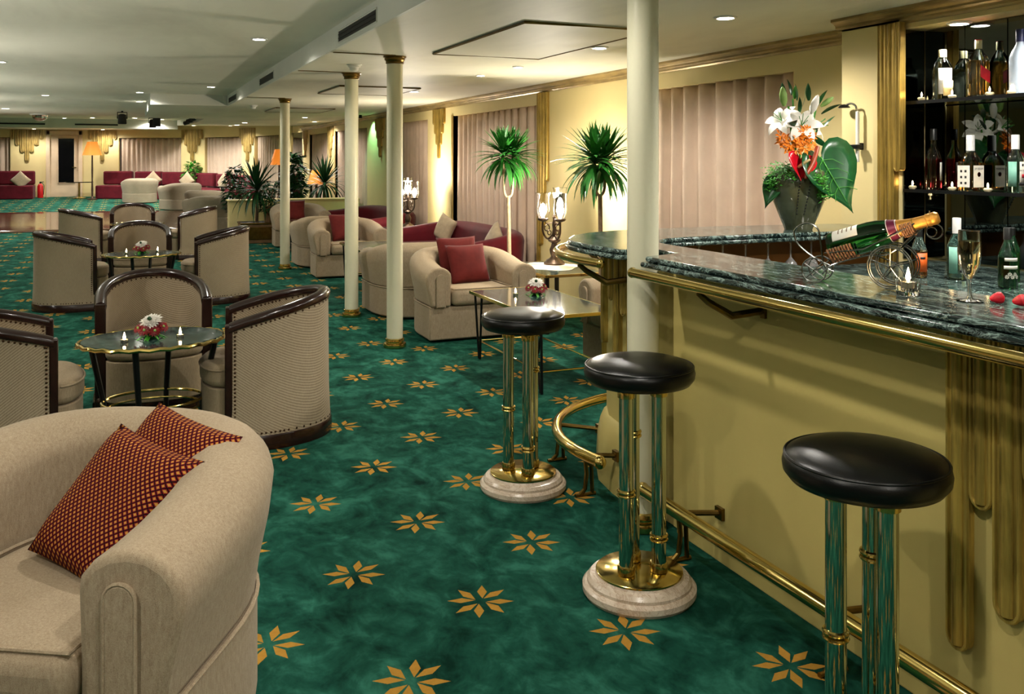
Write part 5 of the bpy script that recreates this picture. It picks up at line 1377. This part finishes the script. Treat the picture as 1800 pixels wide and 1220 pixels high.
def text(o, s_, size, R_, z, mat, ang=0.0, name='lettering', sx=1.0):
    """print on the label, bent round the bottle"""
    cu = bpy.data.curves.new('lettering', 'FONT'); cu.body = s_; cu.size = size; cu.align_x = 'CENTER'; cu.resolution_u = 2
    tmp = bpy.data.objects.new('tmp', cu); COL.objects.link(tmp)
    me = bpy.data.meshes.new_from_object(tmp.evaluated_get(bpy.context.evaluated_depsgraph_get()))
    bpy.data.objects.remove(tmp); a0 = FACE+ang-o.rotation_euler[2]
    for v in me.vertices:
        a = a0+v.co.x*sx/R_; v.co = Vector((R_*cos(a), R_*sin(a), z+v.co.y))
    me.materials.clear(); me.materials.append(mat)
    return obj(name, me, None, o, solid=.0004)
S1, S2 = 1.8085, 1.3355
SG = 'spirit bottles of the bar'
b = bottle('clear gin bottle with pale yellow label on the upper shelf', (3.95,3.504,S1), .050, .175, .058, .017, 'clear_bottle', 'cap_cream', caph=.05, grp=SG)
fr = patch(b, 'paper_label', .0508, .03, .165, .075, M['cap_white'], -.1); pl_ = patch(b, 'pale_label', .0514, .02, .10, .066, M['pale_label'], .25)
b = bottle('square whisky bottle with slanted red label on the upper shelf', (3.95,3.285,S1), .040, .195, .065, .0145, 'clear_bottle', 'cap_cream', caph=.045, square=True, grp=SG, liquid='whisky', level=.95)
for k in range(1): obj('slanted_label', MB().add([(-.036,-.0425,.10),(.030,-.0425,.07),(.030,-.0425,.13),(-.036,-.0425,.16)], [(0,1,2,3)]), M['red_label'], b, smooth=0, solid=.0006)
obj('cap_top', MB().lathe([(.0165,.283),(.016,.292),(.001,.293)], 20), M['red_label'], b)
b = bottle('frosted vodka bottle with navy cap at the picture edge, upper shelf', (3.95,3.054,S1), .047, .19, .085, .016, 'frost', 'blue_cap', caph=.06, grp=SG)
b = bottle('slim ruby red bitter bottle on the lower shelf', (3.95,3.562,S2), .040, .175, .11, .0145, 'clear_bottle', 'cap_black', caph=.06, grp=SG, liquid='bitter', level=.97)
patch(b, 'paper_label', .0408, .05, .145, .026, M['paper'], .75)
b = bottle('square bourbon bottle with white label and red seal on the lower shelf', (3.95,3.332,S2), .046, .155, .075, .017, 'clear_bottle', 'cap_white', capr=.0205, caph=.085, square=True, grp=SG, liquid='bourbon', level=.95)
lb_ = obj('back_label', MB().add([(-.0485,-.036,.02),(-.0485,.036,.02),(-.0485,.036,.13),(-.0485,-.036,.13)], [(0,1,2,3)]), M['paper'], b, smooth=0, solid=.0006)
mb = MB()
for r in range(3):
    for c in range(2): mb.box(-.0492,-.0489,-.012+.026*c-.006-.0,-.012+.026*c+.006,.035+.03*r,.047+.03*r)
obj('label_marks', mb, M['ink'], lb_, smooth=0)
lf_ = obj('front_label', MB().add([(-.036,-.0485,.02),(.036,-.0485,.02),(.036,-.0485,.13),(-.036,-.0485,.13)], [(0,1,2,3)]), M['paper'], b, smooth=0, solid=.0006)
sl = MB(); sl.lathe([(.001,0),(.012,0)], 20).xf(Matrix.Translation((.002,-.0492,.085)) @ Matrix.Rotation(pi/2,4,'X')); obj('red_seal', sl, M['red_label'], lf_, smooth=0)
def flat_text(par, s_, size, M4, mat):
    cu = bpy.data.curves.new('lettering', 'FONT'); cu.body = s_; cu.size = size; cu.align_x = 'CENTER'; cu.resolution_u = 2
    tmp = bpy.data.objects.new('tmp', cu); COL.objects.link(tmp); me = bpy.data.meshes.new_from_object(tmp.evaluated_get(bpy.context.evaluated_depsgraph_get())); bpy.data.objects.remove(tmp)
    me.transform(M4); me.materials.clear(); me.materials.append(mat); return obj('lettering', me, None, par, smooth=0)
flat_text(lf_, 'JIM BEAM', .0145, Matrix.Translation((.0,-.0495,.108)) @ Matrix.Rotation(pi/2,4,'X'), M['ink'])
def rum(label, loc, name='rum_bottle'):
    b = bottle(label, loc, .041, .160, .075, .0145, 'aqua_glass', 'cap_white', capr=.0185, caph=.07, grp=SG, name=name)
    patch(b, 'teal_label', .0416, .03, .15, .04, M['teal_label'], -.85); f_ = patch(b, 'front_label', .0416, .03, .15, .034, M['paper'], .35)
    c = patch(b, 'red_roundel', .0423, .072, .090, .018, M['red_label'], .38); patch(b, 'black_roundel', .0423, .128, .140, .010, M['ink'], .32); patch(b, 'black_scroll', .0423, .036, .05, .03, M['ink'], .2)
    text(b, 'BACARDI', .011, .0424, .104, M['ink'], .42)
    return b
r0 = rum('clear white rum bottle with red roundel, lower shelf by the picture edge', (3.95,3.078,S2))
rum('white rum bottle standing behind the champagne flute', (3.47,3.0,.9505))
b = bottle('brown rum bottle with bright orange label behind the tumbler candle', (3.37,3.12,.9505), .035, .135, .065, .013, 'clear_bottle', 'cap_black', grp=SG, liquid='bourbon', level=.9)
ol_ = patch(b, 'orange_label', .0357, .03, .115, .058, M['orange_label'], .0); patch(b, 'label_emblem', .0364, .088, .098, .024, M['ink'], .05)
b = bottle('green bottle with white bands and flowers beside the strawberries', (3.43,2.71,.9505), .037, .145, .08, .0135, 'gin_glass', 'cap_black', caph=.05, grp=SG)
patch(b, 'white_band', .0377, .118, .132, .060, M['paper'], .0); patch(b, 'white_band', .0377, .085, .099, .066, M['paper'], .0)
for k in range(5):
    aa = FACE-.55+.28*k; mb = MB(); c = Vector((.0380*cos(aa), .0380*sin(aa), .052+.012*(k % 2))); daisy(mb, c, .010, 8, (cos(aa), sin(aa), 0), k, 1); obj('printed_flower', mb, M['paper'], b, smooth=0)
b = bottle('dark liqueur bottle half hidden behind the green bottle', (3.62,2.84,.9505), .034, .15, .07, .013, 'gin_glass', 'cap_black', grp=SG)
# floating candles on the shelves
def shelf_candle(label, loc, s_=1.0):
    o = thing('floating_candle', label, 'candle', loc, 0, 'squat candles on the bar shelves')
    obj('wax_body', MB().lathe([(.001,0),(.012*s_,0),(.020*s_,.008),(.021*s_,.014),(.016*s_,.019),(.001,.020)], 18), M['wax'], o)
    obj('flame', MB().lathe([(.001,.021),(.0045,.027),(.004,.034),(.0005,.046)], 8), M['flame'], o)
    return o
c0 = shelf_candle('squat lit candle beside the gilt pilaster on the lower shelf', (4.03,3.80-.115+.0,S2))
c0.location = (3.90,3.655,S2)
for (x, y, z, l) in ((3.90,3.40,S2,'squat lit candle between the ruby and bourbon bottles'), (3.90,3.19,S2,'squat lit candle between the bourbon and rum bottles'),
                     (3.90,3.40,S1,'squat lit candle at the foot of the clear gin bottle'), (3.89,3.585,S1,'squat lit candle beside the pilaster on the upper shelf'), (3.90,3.18,S1,'squat lit candle right of the whisky bottle'), (3.90,3.06,S1,'squat lit candle before the frosted bottle')):
    dup(c0, (x, y, z), 0, l)
